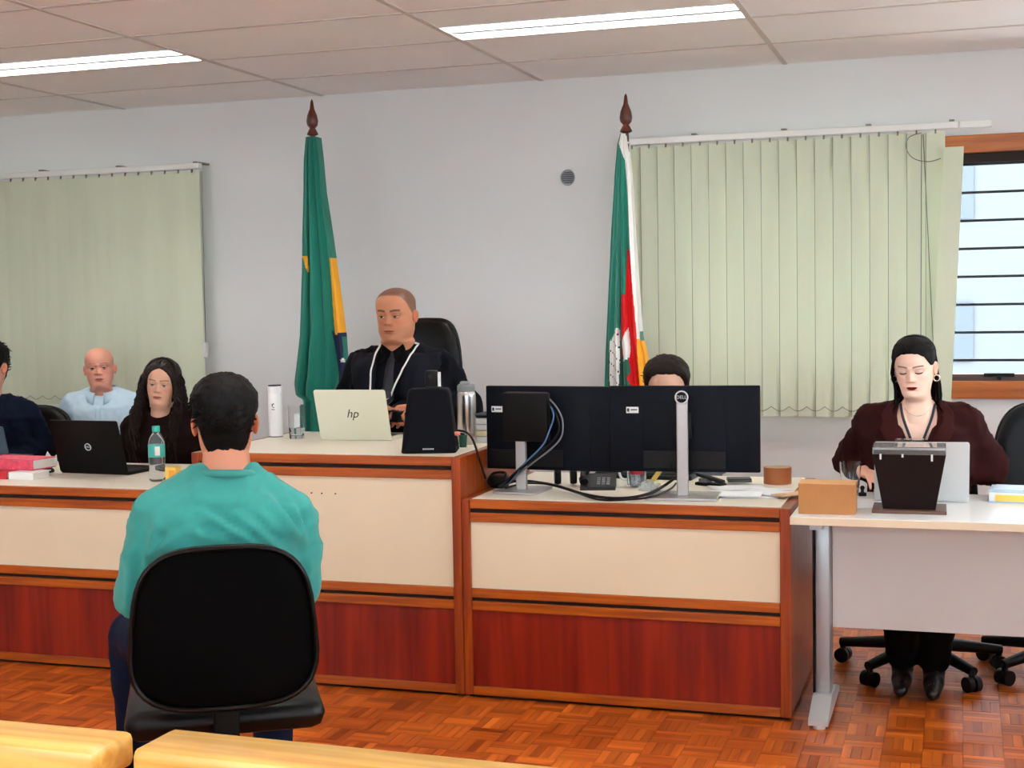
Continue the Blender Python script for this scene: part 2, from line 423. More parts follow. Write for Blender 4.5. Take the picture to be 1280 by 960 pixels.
pl = AY(249, 216, BY); blind(-6.2, pl.x+.0, 2.192, .856, BY, 'pale green vertical blind behind the bald man and curly haired woman', 2, seed=4)
p0 = AY(784, 180, BY); p1 = AY(1180, 170, BY)
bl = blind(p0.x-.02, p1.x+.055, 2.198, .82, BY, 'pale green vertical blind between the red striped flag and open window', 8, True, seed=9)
rx = AY(1240, 155, BY).x
MB().box(p1.x-bl.location.x+.07, rx-bl.location.x, -.02, .02, 2.198-.82, 2.198-.82+.032, .004).build('head_rail', m_rail, bl)
# loose slat at the right end, cord loop, cord
q0 = AY(1193, 184, BY-.02); q1 = AY(1180, 500, BY-.02)
ls = MB().prism([(AY(1180, 181, BY).x-bl.location.x, q0.z-.82), (AY(1205, 180, BY).x-bl.location.x, q0.z-.82), (AY(1188, 520, BY).x-bl.location.x, .02), (AY(1162, 520, BY).x-bl.location.x, .02)], -.045, -.0435)
ls.build('slat', m_slat, bl)
cpx = [(1152, 166), (1136, 172), (1133, 186), (1142, 198), (1160, 202), (1176, 198)]
MB().tube(crom([AY(x, y, BY-.03)-bl.location for x, y in cpx], 6), .0022, 5).build('cord', m_cord, bl)
MB().tube([AY(1152, 168, BY-.03)-bl.location, AY(1151, 430, BY-.03)-bl.location], .0022, 5).build('cord', m_cord, bl)
MB().tube([AY(1154, 168, BY-.03)-bl.location, AY(1167, 440, BY-.03)-bl.location], .0022, 5).build('cord', m_cord, bl)
lb = [o for o in COL.objects if o.name == 'vertical_blind'][0]
a_, b_ = AY(252, 214, BY-.03)-lb.location, AY(257, 428, BY-.03)-lb.location
MB().tube([a_, b_], .0025, 5).build('cord', m_cord, lb)
MB().box(b_.x-.014, b_.x+.014, b_.y-.012, b_.y+.012, b_.z-.085, b_.z, .004).build('cord_weight', m_rail, lb)

# round wall vent
vp = AY(710, 222, WY-.004)
vt = thing('wall_vent', 'small round slatted vent high on the wall between the two flags', 'vent', vp)
m_vent = mat('vent_grey', (150, 150, 150), .5); m_vd = mat('vent_dark', (70, 72, 76), .6)
MB().lathe([(.034, 0), (.034, .006)], 28, R=rotm(rx=PI/2)).build('back_plate', m_vd, vt, 40)
MB().tube([(.036*math.cos(a), -.005, .04*math.sin(a)) for a in np.linspace(0, 2*PI, 33)[:-1]], .003, 6, True).build('rim', m_vent, vt, 60)
for k in range(7):
    z = (k-3)*.01; hx = math.sqrt(max(.0001, .034**2-z*z))
    MB().box(-hx, hx, -.012, -.006, z-.0018, z+.0018).build('louvre_slat', m_vent, vt)

# neighbouring building outside the window
bd = thing('neighbour_building', 'pale plastered building with windows seen through the barred window', 'building', (6.0, 32, -3))
MB().box(-14, 16, 0, 6, 0, 10).build('building_wall', mat('outside_wall', (106, 109, 112), .9), bd)
MB().box(-14.2, 16.2, -.3, 0, 9.6, 10).build('cornice', mat('outside_cornice', (136, 138, 140), .9), bd)
MB().box(-2.5, 3, -.08, 0, 4.6, 5.0).build('sign_band', mat('outside_sign', (140, 98, 88), .9), bd)
for k in range(10):
    for zf in (2.9, 6.0): MB().box(-13+k*2.9, -11.6+k*2.9, -.05, .03, zf, zf+1.3).build('building_window', mat('outside_window', (84, 92, 100), .4), bd)
MB().box(-60, 60, -60, 80, -3.3, -3.0).build('ground_outside', mat('outside_ground', (222, 222, 216), .9))['kind'] = 'structure'
# ------------------------------------------------------------------ platform and desks
FY = 4.646
plat = struct(MB().box(-2.85, -1.72, 5.5, 6.9, 0.0, .12, .004).build('floor_platform', m_orange))
def desk(name, label, xl, xr, zt, depth, lst=.034, rst=.034):
    cx = (xl+xr)/2; hw = (xr-xl)/2
    t = thing(name, label, 'desk', (cx, FY, 0))
    a, b = -hw+lst, hw-rst
    P = lambda nm, m_, *q, bev=.003: MB().box(*q, bev).build(nm, m_, t)
    P('side_panel', m_orangez, -hw, -hw+lst, -.004, depth, .012, zt-.001)
    P('side_panel', m_orangez, hw-rst, hw, -.004, depth, .012, zt-.001)
    P('desk_top', m_top, a, b, .024, depth, zt-.024, zt, bev=.001)
    for z0, z1 in ((zt-.033, zt-.001), (zt-.081, zt-.048)): P('top_rail', m_orange, a, b, 0, .0235, z0, z1)
    P('shadow_gap', m_dark, a, b, .012, .022, zt-.048, zt-.033, bev=0)
    P('cream_panel', m_cream, a, b, .01, .022, .398, zt-.081, bev=0)
    for z0, z1 in ((.365, .398), (.319, .352)): P('middle_rail', m_orange, a, b, 0, .0235, z0, z1)
    P('shadow_gap', m_dark, a, b, .012, .022, .352, .365, bev=0)
    P('lower_panel', m_red, a, b, .012, .022, .042, .319, bev=0)
    P('bottom_rail', m_orange, a, b, 0, .0235, .012, .042)
    P('plinth', m_dark, -hw+.01, hw-.01, .02, .06, 0, .012, bev=0)
    P('edge_strip', m_orange, a, b, depth-.012, depth, zt-.04, zt-.024, bev=0)
    return t
DZ, JZ = .718, .868
XJ0, XJ1 = -2.79, -1.705
XR1 = AY(989, 760, FY).x
jd = desk('judge_bench', 'tall wooden bench with cream front panel in the middle, where the robed man sits', XJ0, XJ1, JZ, .83, .03, .034)
for x, y in ((372, 616), (388, 616.5), (401, 617), (418, 617.5)):
    p = AY(x, y, FY)-jd.location; MB().lathe([(.0028, 0), (.0028, .004)], 10, (p.x, .011, p.z), rotm(rx=PI/2)).build('screw_hole', m_dark, jd)
m_wl = jd.children[0]
rd = desk('clerk_desk', 'lower wooden desk with cream panel carrying two monitors', XJ1+.002, XR1, DZ, .80, .03, .036)
ld = desk('counsel_desk', 'lower wooden desk with cream panel carrying the black laptop and red books', -5.2, XJ0-.002, DZ, .80)
for s_, z0 in ((-1, DZ), (1, DZ)):
    x = (XJ0 if s_ < 0 else XJ1)-jd.location.x
# ------------------------------------------------------------------ white table on the right
TF = 4.46; TZ = .72
tt = thing('office_table', 'white laminate office table with grey steel leg beside the clerk desk', 'table', (.35, TF, 0))
m_tedge = mat('table_edge', (214, 196, 168), .5); m_mod = mat('modesty_panel', (200, 198, 194), .6, var=.02, vscale=4)
m_steel = mat('leg_steel', (165, 172, 176), .35, metal=.5); m_ttop = mat('table_top', (235, 236, 234), .3)
tl = AZ(988, 645, TZ).x-.35
MB().box(tl, 1.3, 0, .62, TZ-.024, TZ, .002).build('table_top', m_ttop, tt)
MB().box(tl, 1.3, -.003, -.0002, TZ-.025, TZ-.001, .0008).build('edge_band', m_tedge, tt)
MB().box(tl+.105, 1.2, .31, .328, .30, TZ-.024).build('modesty_panel', m_mod, tt)
for lx in (tl+.075, 1.22):
    leg = MB().box(lx-.027, lx+.027, .27, .36, .065, TZ-.024, .018).build('leg', m_steel, tt, 40)
    MB().box(lx-.034, lx-.0275, .28, .35, .065, TZ-.024).build('cable_cover', m_black, leg)
    MB().prism([(.10, .018), (.10, .035), (.25, .078), (.40, .078), (.55, .035), (.55, .018)], lx-.032, lx+.032, 'YZ').build('foot', mat('foot_steel', (200, 204, 204), .3, metal=.4), leg)
    for fy in (.14, .52): MB().lathe([(.02, 0), (.02, .018)], 14, (lx, fy, 0)).build('foot_pad', m_rail, leg, 40)
    MB().box(lx-.02, lx+.02, .06, .56, TZ-.05, TZ-.0245).build('top_bracket', m_steel, leg)

# ------------------------------------------------------------------ spectator benches (backs towards the camera)
m_pine = wood('bench_pine', (244, 200, 108), (212, 152, 64), 'X', .35, .2, 8)
def bench(name, label, x0, x1, yb, zt, rz):
    L = x1-x0
    t = thing(name, label, 'bench', (x0, yb, 0), rz, 'spectator benches')
    MB().box(0, L, 0, .112, zt-.055, zt, .013).build('top_rail', m_pine, t, 40)
    for k in range(3): MB().box(.05, L-.05, .03, .055, .42+k*.1, .5+k*.1, .004).build('back_slat', m_pine, t)
    for k in range(4): MB().box(.05, L-.05, .1+k*.1, .19+k*.1, .40, .425, .004).build('seat_slat', m_pine, t)
    for lx in (.08, L/2-.03, L-.14):
        MB().box(lx, lx+.06, .025, .075, 0, zt-.055, .004).build('leg', m_pine, t)
        MB().box(lx, lx+.06, .43, .48, 0, .40, .004).build('leg', m_pine, t)
        MB().box(lx+.012, lx+.048, .075, .43, .33, .385, .004).build('seat_bearer', m_pine, t)
    return t
BZ = .78
bench('spectator_bench', 'pale wooden bench, the one whose rail ends behind the black chair', -3.3, AZ(158, 918, BZ).x, 1.702, BZ, 0)
pb = AZ(168, 935, BZ); bench('spectator_bench', 'pale wooden bench with the rounded rail end in front of the parquet', pb.x-.005, 1.0, pb.y-.005, BZ, rad(-1.6))

# ------------------------------------------------------------------ flags
m_pole = wood('pole_wood', (98, 40, 24), (60, 18, 10), 'Z', .3)
def ramp(tab, t): return float(np.interp(t, [a for a, _ in tab], [b for _, b in tab]))
def flag(name, label, top_px, Y, left, right, colour, mats, yb, folds, seed):
    tp = AY(*top_px, Y); base = thing(name, label, 'flag', (tp.x+.012, Y, 0))
    L = Vector(base.location)
    zt = tp.z
    pr = [(0.001, 0), (.007, -.012), (.012, -.05), (.026, -.085), (.031, -.115), (.027, -.135), (.014, -.15), (.02, -.16), (.028, -.175), (.03, -.182), (.013, -.19), (.013, -.22)]
    MB().lathe([(r, z) for r, z in pr][::-1], 20, (0, 0, zt)).build('finial', m_pole, base, 50)
    MB().cyl((0, 0, .03), (0, 0, zt-.2), .0135, n=14).build('pole', m_pole, base, 60)
    MB().lathe([(.16, 0), (.16, .02), (.05, .05), (.03, .12), (.016, .13)], 28).build('stand', m_pole, base, 40)
    # the hanging cloth: a closed pleated sheath, colours are those of the cloth
    nt_, ns = 170, 110
    ytop = left[0][0]
    vs = []; fs = []; mi = []
    for i in range(nt_+1):
        y = ytop+(yb-ytop)*i/nt_
        xl, xr = ramp(left, y), ramp(right, y)
        a = AY(xl, y, Y-.03)-L; b = AY(xr, y, Y-.03)-L
        wdt = b.x-a.x; g = min(1, .25+i/nt_*1.1)
        for k in range(2*ns):
            front = k < ns; s = k/(ns-1) if front else (2*ns-1-k)/(ns-1)
            ph = folds(s, i/nt_)
            d = -.030-.03*g*math.sin(PI*s)+min(ph*g, .012+.05*g) if front else .024+.02*g*math.sin(PI*s)-.3*ph*g
            d += .004*noise.noise(Vector((s*5+seed, i*.05, k < ns)))
            z = (a.z+(b.z-a.z)*s)
            vs.append((a.x+wdt*s, d, z))
    n2 = 2*ns
    for i in range(nt_):
        y = ytop+(yb-ytop)*(i+.5)/nt_
        for k in range(n2):
            k2 = (k+1) % n2
            fs.append((i*n2+k, i*n2+k2, (i+1)*n2+k2, (i+1)*n2+k))
            s = (k+.5)/(ns-1) if k < ns-1 else (2*ns-1.5-k)/(ns-1); s = min(1, max(0, s))
            x = ramp(left, y)+(ramp(right, y)-ramp(left, y))*s
            mi.append(colour(x, y, s))
    m_ = MB(); m_.v = vs; m_.f = fs; m_.m = mi
    m_.f.append(tuple(range(n2))); m_.m.append(mi[0]); m_.f.append(tuple(range(nt_*n2, nt_*n2+n2))); m_.m.append(mi[-1])
    m_.build('cloth', mats, base, 60)
    MB().tube([(.016*math.cos(q), .016*math.sin(q), zt-.235) for q in np.linspace(0, 2*PI, 17)[:-1]], .004, 6, True).build('tie', m_rail, base)
    return base
fg = mat('flag_green', (0, 118, 98), .75, sheen=.2); fy_ = mat('flag_yellow', (245, 170, 40), .75); fb = mat('flag_blue', (14, 24, 62), .75)
fw = mat('flag_white', (240, 238, 232), .75); fr_ = mat('flag_red', (214, 8, 16), .75); fk = mat('flag_ink', (35, 30, 30), .75); fd = mat('flag_dark_green', (0, 92, 72), .75, sheen=.2)
def inpoly(x, y, P):
    c = False; n = len(P)
    for i in range(n):
        (x1, y1), (x2, y2) = P[i], P[i-1]
        if (y1 > y) != (y2 > y) and x < (x2-x1)*(y-y1)/(y2-y1)+x1: c = not c
    return c
def col_br(x, y, s):
    if inpoly(x, y, [(411, 323), (416, 322), (428, 420), (432, 480), (421, 440), (417, 412)]):
        if y > 420+(425-x)*.5 - 4: return 2
        return 1
    if inpoly(x, y, [(414, 412), (423, 425), (436, 470), (440, 520), (425, 480)]): return 2
    if inpoly(x, y, [(376, 320), (385, 320), (386, 342)]): return 1
    return 0
def fold_br(s, t):
    f = .03*math.sin(s*9.0+.6)*math.exp(-((s-.5)/.5)**2)
    f += .05*math.exp(-((s-.30+.05*t)/.035)**2)            # deep crease
    f += .025*math.exp(-((s-.62)/.05)**2)
    return f+.012*math.sin(s*23+t*3)
flag('national_flag', 'green flag with yellow and blue patch hanging on a dark pole behind the robed man', (387, 124), 6.62,
     [(171, 382), (200, 379.5), (260, 378), (340, 376), (420, 373), (480, 366), (495, 368), (500, 377), (545, 380), (600, 381)],
     [(171, 396), (200, 399), (240, 403), (300, 412), (360, 420), (420, 428), (470, 432), (500, 424), (545, 420), (600, 418)], col_br, [fg, fy_, fb, fw], 600, fold_br, 1)
def col_rs(x, y, s):
    if inpoly(x, y, [(776, 168), (782, 168), (787, 196), (793, 260), (797, 330), (801, 425), (797, 424), (789.5, 330), (786, 260), (781, 200), (773, 178)]): return 3
    if inpoly(x, y, [(797, 424), (803, 425), (811, 460), (812, 520), (803, 520)]): return 1
    if inpoly(x, y, [(786, 409), (789, 440), (788, 447), (779, 452), (781, 448), (777, 430)]): return 3
    if inpoly(x, y, [(776, 447), (787, 447), (790, 465), (785, 472), (793, 485), (776, 485)]): return 5
    if inpoly(x, y, [(761, 430), (773, 409), (775, 412), (777, 485), (777, 560), (760, 560)]):
        return 4 if (int((y+(x-760)*-.9)/1.0) % 15 == 0) or x < 762.2 else 3
    if inpoly(x, y, [(784, 313), (790.5, 312), (797, 424), (804, 520), (806, 560), (778, 560), (777, 412), (776, 370), (783, 368)]): return 2
    return 0
def fold_rs(s, t):
    return .05*math.exp(-((s-.42)/.05)**2)+.03*math.sin(s*11+.3)*.6+.012*math.sin(s*27+2*t)
flag('state_flag', 'green white red and yellow flag hanging on a dark pole beside the vertical blind', (779, 117), 6.62,
     [(167, 775), (180, 771.5), (220, 768), (300, 763), (380, 759), (440, 756), (480, 754.5), (560, 754)],
     [(167, 782), (180, 783.5), (220, 788), (300, 792.5), (380, 798), (420, 801), (440, 806), (480, 812), (560, 812)], col_rs, [fg, fy_, fr_, fw, fk, fd], 560, fold_rs, 5)
nf = [o for o in COL.objects if o.name == 'national_flag'][0]
sp = AY(424, 451, 6.62-.115)-Vector(nf.location)
MB().prism([(sp.x+(.012 if k % 2 == 0 else .004)*math.sin(k*PI/5), sp.z+(.012 if k % 2 == 0 else .004)*math.cos(k*PI/5)) for k in range(10)], sp.y+.03, sp.y+.06).build('star', fw, nf)

# ------------------------------------------------------------------ office chairs (seat faces local -Y)
m_vinyl = mat('chair_black', (4, 4, 5), .38, spec=.28); m_fab = mat('chair_fabric', (2, 2, 3), .9, spec=.1)
m_chrome = mat('chrome', (190, 190, 195), .15, metal=1); m_navy = mat('chair_navy', (4, 6, 12), .45, spec=.25)
def cushion(outline, y0, y1, curve, nv=6, puff=.014):
    """padded panel from an (x,z) outline, curved about the vertical axis"""
    cxz = (sum(p[0] for p in outline)/len(outline), sum(p[1] for p in outline)/len(outline)); n = len(outline)
    rings = [(.0, y0-puff), (.5, y0-puff*.95), (.8, y0-puff*.7), (.95, y0-puff*.1), (1, y0+(y1-y0)*.35), (1, y0+(y1-y0)*.65), (.96, y1-.004), (.8, y1), (.5, y1), (0, y1)]
    m_ = MB(); vs = []; fs = []
    for sc, y in rings:
        for (x, z) in outline:
            X = cxz[0]+(x-cxz[0])*sc; Z = cxz[1]+(z-cxz[1])*sc; vs.append((X, y+curve*X*X*-1, Z))
    for i in range(len(rings)-1):
        for k in range(n): fs.append((i*n+k, i*n+(k+1) % n, (i+1)*n+(k+1) % n, (i+1)*n+k))
    return m_.add(vs, fs)
def squircle(x0, x1, z0, z1, n_=3.2, N=40, topw=1.0):
    out = []
    for k in range(N):
        a = 2*PI*k/N; c, s = math.cos(a), math.sin(a)
        x = math.copysign(abs(c)**(2/n_), c); z = math.copysign(abs(s)**(2/n_), s)
        x *= 1+(topw-1)*(z+1)/2
        out.append(((x0+x1)/2+x*(x1-x0)/2, (z0+z1)/2+z*(z1-z0)/2))
    return out
def chair(label, loc, rz, backz=(.45, .88), backw=.44, topw=.86, m_back=None, arms=False, tilt=8, base_rot=0, group='office chairs', rim=None, lift=0, sq=3.2, seat_m=None):
    m_back = m_back or m_fab
    t = thing('office_chair', label, 'chair', loc, rz, group)
    st = MB().box(-.235, .235, -.23, .21, .40+lift, .475+lift, .034).build('seat', seat_m or m_vinyl, t, 50)
    ol = squircle(-backw/2, backw/2, backz[0], backz[1], sq, topw=topw)
    bk = cushion(ol, .215, .265, 0.35)
    R = rotm(rx=rad(-tilt)); piv = Vector((0, .24, backz[0]))
    bk.v = [tuple(R @ (Vector(v)-piv)+piv) for v in bk.v]
    bo = bk.build('backrest', m_back, t, 60, weld=True)
    if rim:
        rp = [R @ (Vector((x*1.0, .262-.35*x*x, z))-piv)+piv for x, z in ol]
        MB().tube(rp, .007, 6, True).build('edge_trim', rim, bo, 60)
    MB().box(-.035, .035, .2, .30, .385+lift, .40+lift).box(-.03, .03, .215, .23, .385+lift, backz[0]+.06, .004).build('back_support', m_black, t)
    MB().cyl((0, 0, .12), (0, 0, .39+lift), .027, n=16).build('gas_column', m_black, t, 60)
    bs = MB().lathe([(.05, .07), (.05, .13), (.03, .14)], 16)
    for k in range(5):
        a = base_rot+2*PI*k/5; d = Vector((math.cos(a), math.sin(a), 0))
        bs.tube([d*.03+Vector((0, 0, .11)), d*.31+Vector((0, 0, .075))], [.028, .018], 8)
    bo2 = bs.build('star_base', m_black, t, 50)
    for k in range(5):
        a = base_rot+2*PI*k/5; p = Vector((math.cos(a)*.3, math.sin(a)*.3, .028)); ax = Vector((-math.sin(a), math.cos(a), 0))
        MB().cyl(p-ax*.026, p-ax*.006, .028, n=14).cyl(p+ax*.006, p+ax*.026, .028, n=14).cyl(p+Vector((0, 0, .01)), p+Vector((0, 0, .05)), .012, n=8).build('caster', m_black, bo2, 50)
    if arms:
        for s_ in (-1, 1):
            MB().tube(crom([(s_*.24, .05, .42+lift), (s_*.29, .05, .5+lift), (s_*.29, 0, .62+lift)], 4), .014, 8).box(s_*.29-.03, s_*.29+.03, -.14, .12, .615+lift, .64+lift, .01).build('armrest', m_black, t, 50)
    return t
# ------------------------------------------------------------------ people
def smooth_tab(tab, z, w=.025):
    zs = np.linspace(-1, 1.2, 881); f = np.interp(zs, [a for a, _ in tab], [b for _, b in tab])
    k = np.exp(-.5*(np.arange(-40, 41)*.0025/w)**2); k /= k.sum()
    f = np.convolve(np.pad(f, 40, 'edge'), k, 'valid'); return np.interp(z, zs, f)
def head_pts(th, z, P):
    """smooth head surface, units of head height; th=0 is the face (-Y)"""
    nk = P.get('neck', 1.0)
    F = [(-.6, .24*nk), (-.3, .19*nk), (-.12, .19*nk), (-.05, .25), (-.015, .33), (.04, .375), (.10, .385), (.17, .385), (.25, .39), (.33, .385), (.42, .385), (.5, .385), (.57, .41), (.66, .412), (.7, .41)]
    B = [(-.6, .36*nk), (-.3, .29*nk), (-.1, .27*nk), (.05, .27*nk), (.17, .30), (.25, .34), (.33, .39), (.42, .425), (.5, .44), (.6, .45), (.7, .445)]
    Wd = [(-.6, .33*nk), (-.3, .245*nk), (-.12, .235*nk), (-.05, .235*nk), (0, .24*nk), (.05, .245), (.10, .262*P.get('jaw', 1)), (.2, .292*P.get('jaw', 1)), (.3, .308), (.4, .318), (.5, .325), (.6, .333), (.7, .332)]
    zc = np.minimum(z, .7); fac = np.sqrt(np.maximum(0, 1-(np.maximum(0, z-.7)/.3)**2))
    f = smooth_tab(F, zc, .02)*fac; b = smooth_tab(B, zc)*fac; w_ = smooth_tab(Wd, zc)*fac*P.get('wide', 1)
    c, s = np.cos(th), np.sin(th); n = 2/2.25
    x = w_*np.sign(s)*np.abs(s)**n; y = np.where(c > 0, -f*np.abs(c)**n, b*np.abs(c)**n)
    return x, y
def head_mesh(P, skin, lips, brow, hairc=None, stubble=0):
    """returns verts (metres, chin at origin), faces, colours"""
    h = P.get('h', .235); NT = 112
    u = np.linspace(0, 1, NT, endpoint=False)*2*PI
    th = u-.45*np.sin(u)                                   # more columns on the face
    zr = np.concatenate([.7+.3*np.sin(np.linspace(PI/2*.995, 0, 30)), np.linspace(.693, -.08, 118), np.linspace(-.1, -.55, 14)])
    T, Z = np.meshgrid(th, zr); x, y = head_pts(T, Z, P)
    fr = np.clip(np.cos(T), 0, 1)
    G = lambda x0, z0, sx, sz: np.exp(-((np.abs(x)-x0)/sx)**2-((Z-z0)/sz)**2)*(fr > .15)
    nose = np.where(Z > .37, np.interp(Z, [.37, .44, .56, .62], [.115, .082, .02, 0]), np.interp(Z, [.315, .345, .37], [0, .085, .115]))*np.interp(Z, [.3, .31], [0, 1])
    sx = np.interp(Z, [.33, .38, .5], [.056, .05, .036])
    d = nose*np.exp(-(x/sx)**2)*(fr > .3)*P.get('nose', 1)
    d += .042*G(.062*P.get('nose', 1), .36, .03, .026)
    d -= .045*G(.135, .505, .075, .042); d += .020*G(.13, .575, .10, .026); d += .024*G(.2, .41, .08, .06)
    lw = P.get('lip', 1)
    d += lw*.030*G(0, .240, .075, .016)+lw*.034*G(0, .198, .065, .018)-.022*G(0, .219, .085, .007)-.016*G(0, .158, .08, .018)
    d += .030*G(0, .075, .085, .045); d += .010*G(0, .70, .2, .08)
    y = y-d
    V = np.stack([x*h, y*h, Z*h], -1).reshape(-1, 3)
    R_, C_ = Z.shape; fs = []
    for i in range(R_-1):
        for k in range(C_): fs.append((i*C_+k, (i+1)*C_+k, (i+1)*C_+(k+1) % C_, i*C_+(k+1) % C_))
    fs.append(tuple(range(C_)))
    col = np.ones((R_, C_, 3))*np.array(lin(skin))
    def blend(mask, c): 
        nonlocal col; col = col*(1-mask[..., None])+np.array(lin(c))*mask[..., None]
    red = tuple(min(255, v*q) for v, q in zip(skin, (1.04, .82, .78)))
    blend(.28*np.clip(G(.2, .38, .1, .08)+G(0, .37, .06, .05), 0, 1), red)
    lz = np.where(Z > .219, .216+.036*np.clip(1-(np.abs(x)/.105)**2, 0, 1)-.006*np.exp(-(x/.012)**2), .219-.04*np.clip(1-(np.abs(x)/.1)**2, 0, 1))
    inl = (np.abs(x) < .105) & (fr > .3) & (np.where(Z > .219, Z < lz, Z > lz))
    blend(inl*1.0, lips); blend((np.abs(x) < .1)*(fr > .3)*np.exp(-((Z-.219)/.006)**2)*.8, tuple(v*.4 for v in lips))
    bz = .594+P.get('arch', .016)*np.sin(np.clip((np.abs(x)-.05)/.17, 0, 1)*PI*.8)
    if brow: blend((fr > .2)*(np.abs(x) > .045)*(np.abs(x) < .225)*np.exp(-((Z-bz)/(P.get('browt', .017)))**4)*.85, brow)
    for sx_ in (.024,): blend(.7*np.exp(-((np.abs(x)-.028)/.014)**2-((Z-.333)/.010)**2)*(fr > .3), tuple(v*.35 for v in skin))  # nostril shadow darkened into the skin colour
    if stubble: blend(stubble*np.clip(((Z < .30)*(Z > -.02)*(fr > .1)*(1-inl)*np.clip((.34-Z)/.08, 0, 1)), 0, 1), (60, 45, 40))
    if hairc is not None:
        lim = hairline(np.abs(((T+PI) % (2*PI))-PI), P.get('line', HL_SHORT)); blend(np.clip((Z-lim)/.03, 0, 1)*P.get('buzz', .85), hairc)
    V = [tuple(v) for v in V]; cols = [tuple(c) for c in col.reshape(-1, 3)]
    # ears
    for s_ in (-1, 1):
        o = len(V); m_ = 10; n_ = 14
        for i in range(m_+1):
            for k in range(n_):
                a = 2*PI*k/n_; t = PI*i/m_; rr = math.sin(t)
                ex = .03*math.cos(t); ey = .082*rr*math.cos(a)*(1+.25*math.sin(a)); ez = .125*rr*math.sin(a)
                if math.cos(t) > 0: ex -= .030*max(0, 1-(rr/.62)**2)      # hollow of the ear
                yaw = rad(24); X = .322*P.get('wide', 1)+.028+ex*math.cos(yaw)+ey*math.sin(yaw); Y_ = .035-ex*math.sin(yaw)+ey*math.cos(yaw)
                V.append((s_*X*h, Y_*h, (.455+ez)*h)); cols.append(lin(tuple(min(255, v*q) for v, q in zip(skin, (1, .86, .82)))))
        for i in range(m_):
            for k in range(n_):
                q = (o+i*n_+k, o+(i+1)*n_+k, o+(i+1)*n_+(k+1) % n_, o+i*n_+(k+1) % n_); fs.append(q if s_ > 0 else q[::-1])
    return V, fs, cols
HL_SHORT = [(0, .86), (25, .855), (45, .80), (58, .70), (70, .56), (84, .46), (95, .56), (108, .5), (118, .36), (135, .14), (180, .06)]
def hairline(a, line):
    return np.interp(np.degrees(a), [p for p, _ in line], [q for _, q in line])
def hair_cap(P, line, thick, seed=0, lump=.012, cut=.0):
    h = P.get('h', .235); NT = 120
    th = np.linspace(-PI, PI, NT, endpoint=False); zr = np.concatenate([.7+.3*np.sin(np.linspace(PI/2*.995, 0, 40)), np.linspace(.69, -.1, 60)])
    T, Z = np.meshgrid(th, zr); x, y = head_pts(T, Z, P); lim = hairline(np.abs(T), line)
    m_ = MB(); vs = []; keep = Z > lim
    for i in range(Z.shape[0]):
        for k in range(NT):
            p = Vector((x[i, k], y[i, k], Z[i, k])); c = Vector((0, .02, min(Z[i, k], .6))); n_ = (p-c).normalized()
            e = np.clip((Z[i, k]-lim[i, k])/.12, 0, 1); t = thick(abs(math.degrees(T[i, k])), Z[i, k])*(e**.6)
            nz = noise.noise(Vector((p.x*13+seed, p.y*13, p.z*9)))*lump+noise.noise(Vector((p.x*34+seed, p.y*34, p.z*20)))*lump*.6
            vs.append((p+n_*(t+nz*e+.006 if keep[i, k] else -.02))*h)
    fs = [tuple(range(NT))[::-1]]
    for i in range(Z.shape[0]-1):
        for k in range(NT):
            k2 = (k+1) % NT; q = (i*NT+k, i*NT+k2, (i+1)*NT+k2, (i+1)*NT+k)
            if sum(keep.reshape(-1)[j] for j in q) >= 2: fs.append(q)
    return m_.add(vs, fs)
def tufts(m_, P, n, line, L, seed, lay=(0, .5, .6), r=.0016, zmin=.3):
    """short locks laid over the cap"""
    rr = random.Random(seed); h = P.get('h', .235)
    for _ in range(n):
        t = rr.uniform(-PI, PI); z = 1-.6*rr.random()**1.3
        if z < hairline(np.array(abs(t)), line)+.04 or z < zmin: continue
        x, y = head_pts(np.array([t]), np.array([z]), P); p = Vector((x[0], y[0], z)); nn = (p-Vector((0, .02, .55))).normalized()
        d = (Vector(lay)+Vector((rr.uniform(-.5, .5), rr.uniform(-.4, .4), rr.uniform(-.3, .3)))); d = (d-nn*d.dot(nn)*.7).normalized()
        q = p+nn*(.045+rr.uniform(-.012, .012)); l_ = L*rr.uniform(.6, 1.2)
        m_.tube([q*h, (q+d*l_*.5+nn*.015)*h, (q+d*l_)*h], [r*1.6, r*1.4, r*.3], 4)
    return m_

def capsule(p0, p1, r0, r1, n=14, m=5):
    p0, p1 = Vector(p0), Vector(p1); t = (p1-p0).normalized(); pts = []; rs_ = []
    for i in range(m+1):
        a = PI/2*(1-i/m); pts.append(p0-t*r0*math.sin(a)); rs_.append(max(1e-4, r0*math.cos(a)))
    for i in range(m+1):
        a = PI/2*i/m; pts.append(p1+t*r1*math.sin(a)); rs_.append(max(1e-4, r1*math.cos(a)))
    return pts, rs_
class Blob(MB):
    def cap(s, p0, p1, r0, r1): pts, rs_ = capsule(p0, p1, r0, r1); return s.tube(pts, rs_, 14)
    def chain(s, P, R):
        for i in range(len(P)-1): s.cap(P[i], P[i+1], R[i], R[i+1])
        return s
    def loft(s, secs, n=28):
        """closed loft of (z, halfwidth, halfdepth, ycentre) superellipses"""
        vs = []; fs = []
        for z, w_, d, yc in secs:
            for k in range(n):
                a = 2*PI*k/n; c, q = math.cos(a), math.sin(a)
                vs.append((w_*math.copysign(abs(c)**.85, c), yc+d*math.copysign(abs(q)**.85, q), z))
        for i in range(len(secs)-1):
            for k in range(n): fs.append((i*n+k, i*n+(k+1) % n, (i+1)*n+(k+1) % n, (i+1)*n+k))
        fs.append(tuple(range(n))[::-1]); fs.append(tuple(range((len(secs)-1)*n, len(secs)*n)))
        return s.add(vs, fs)
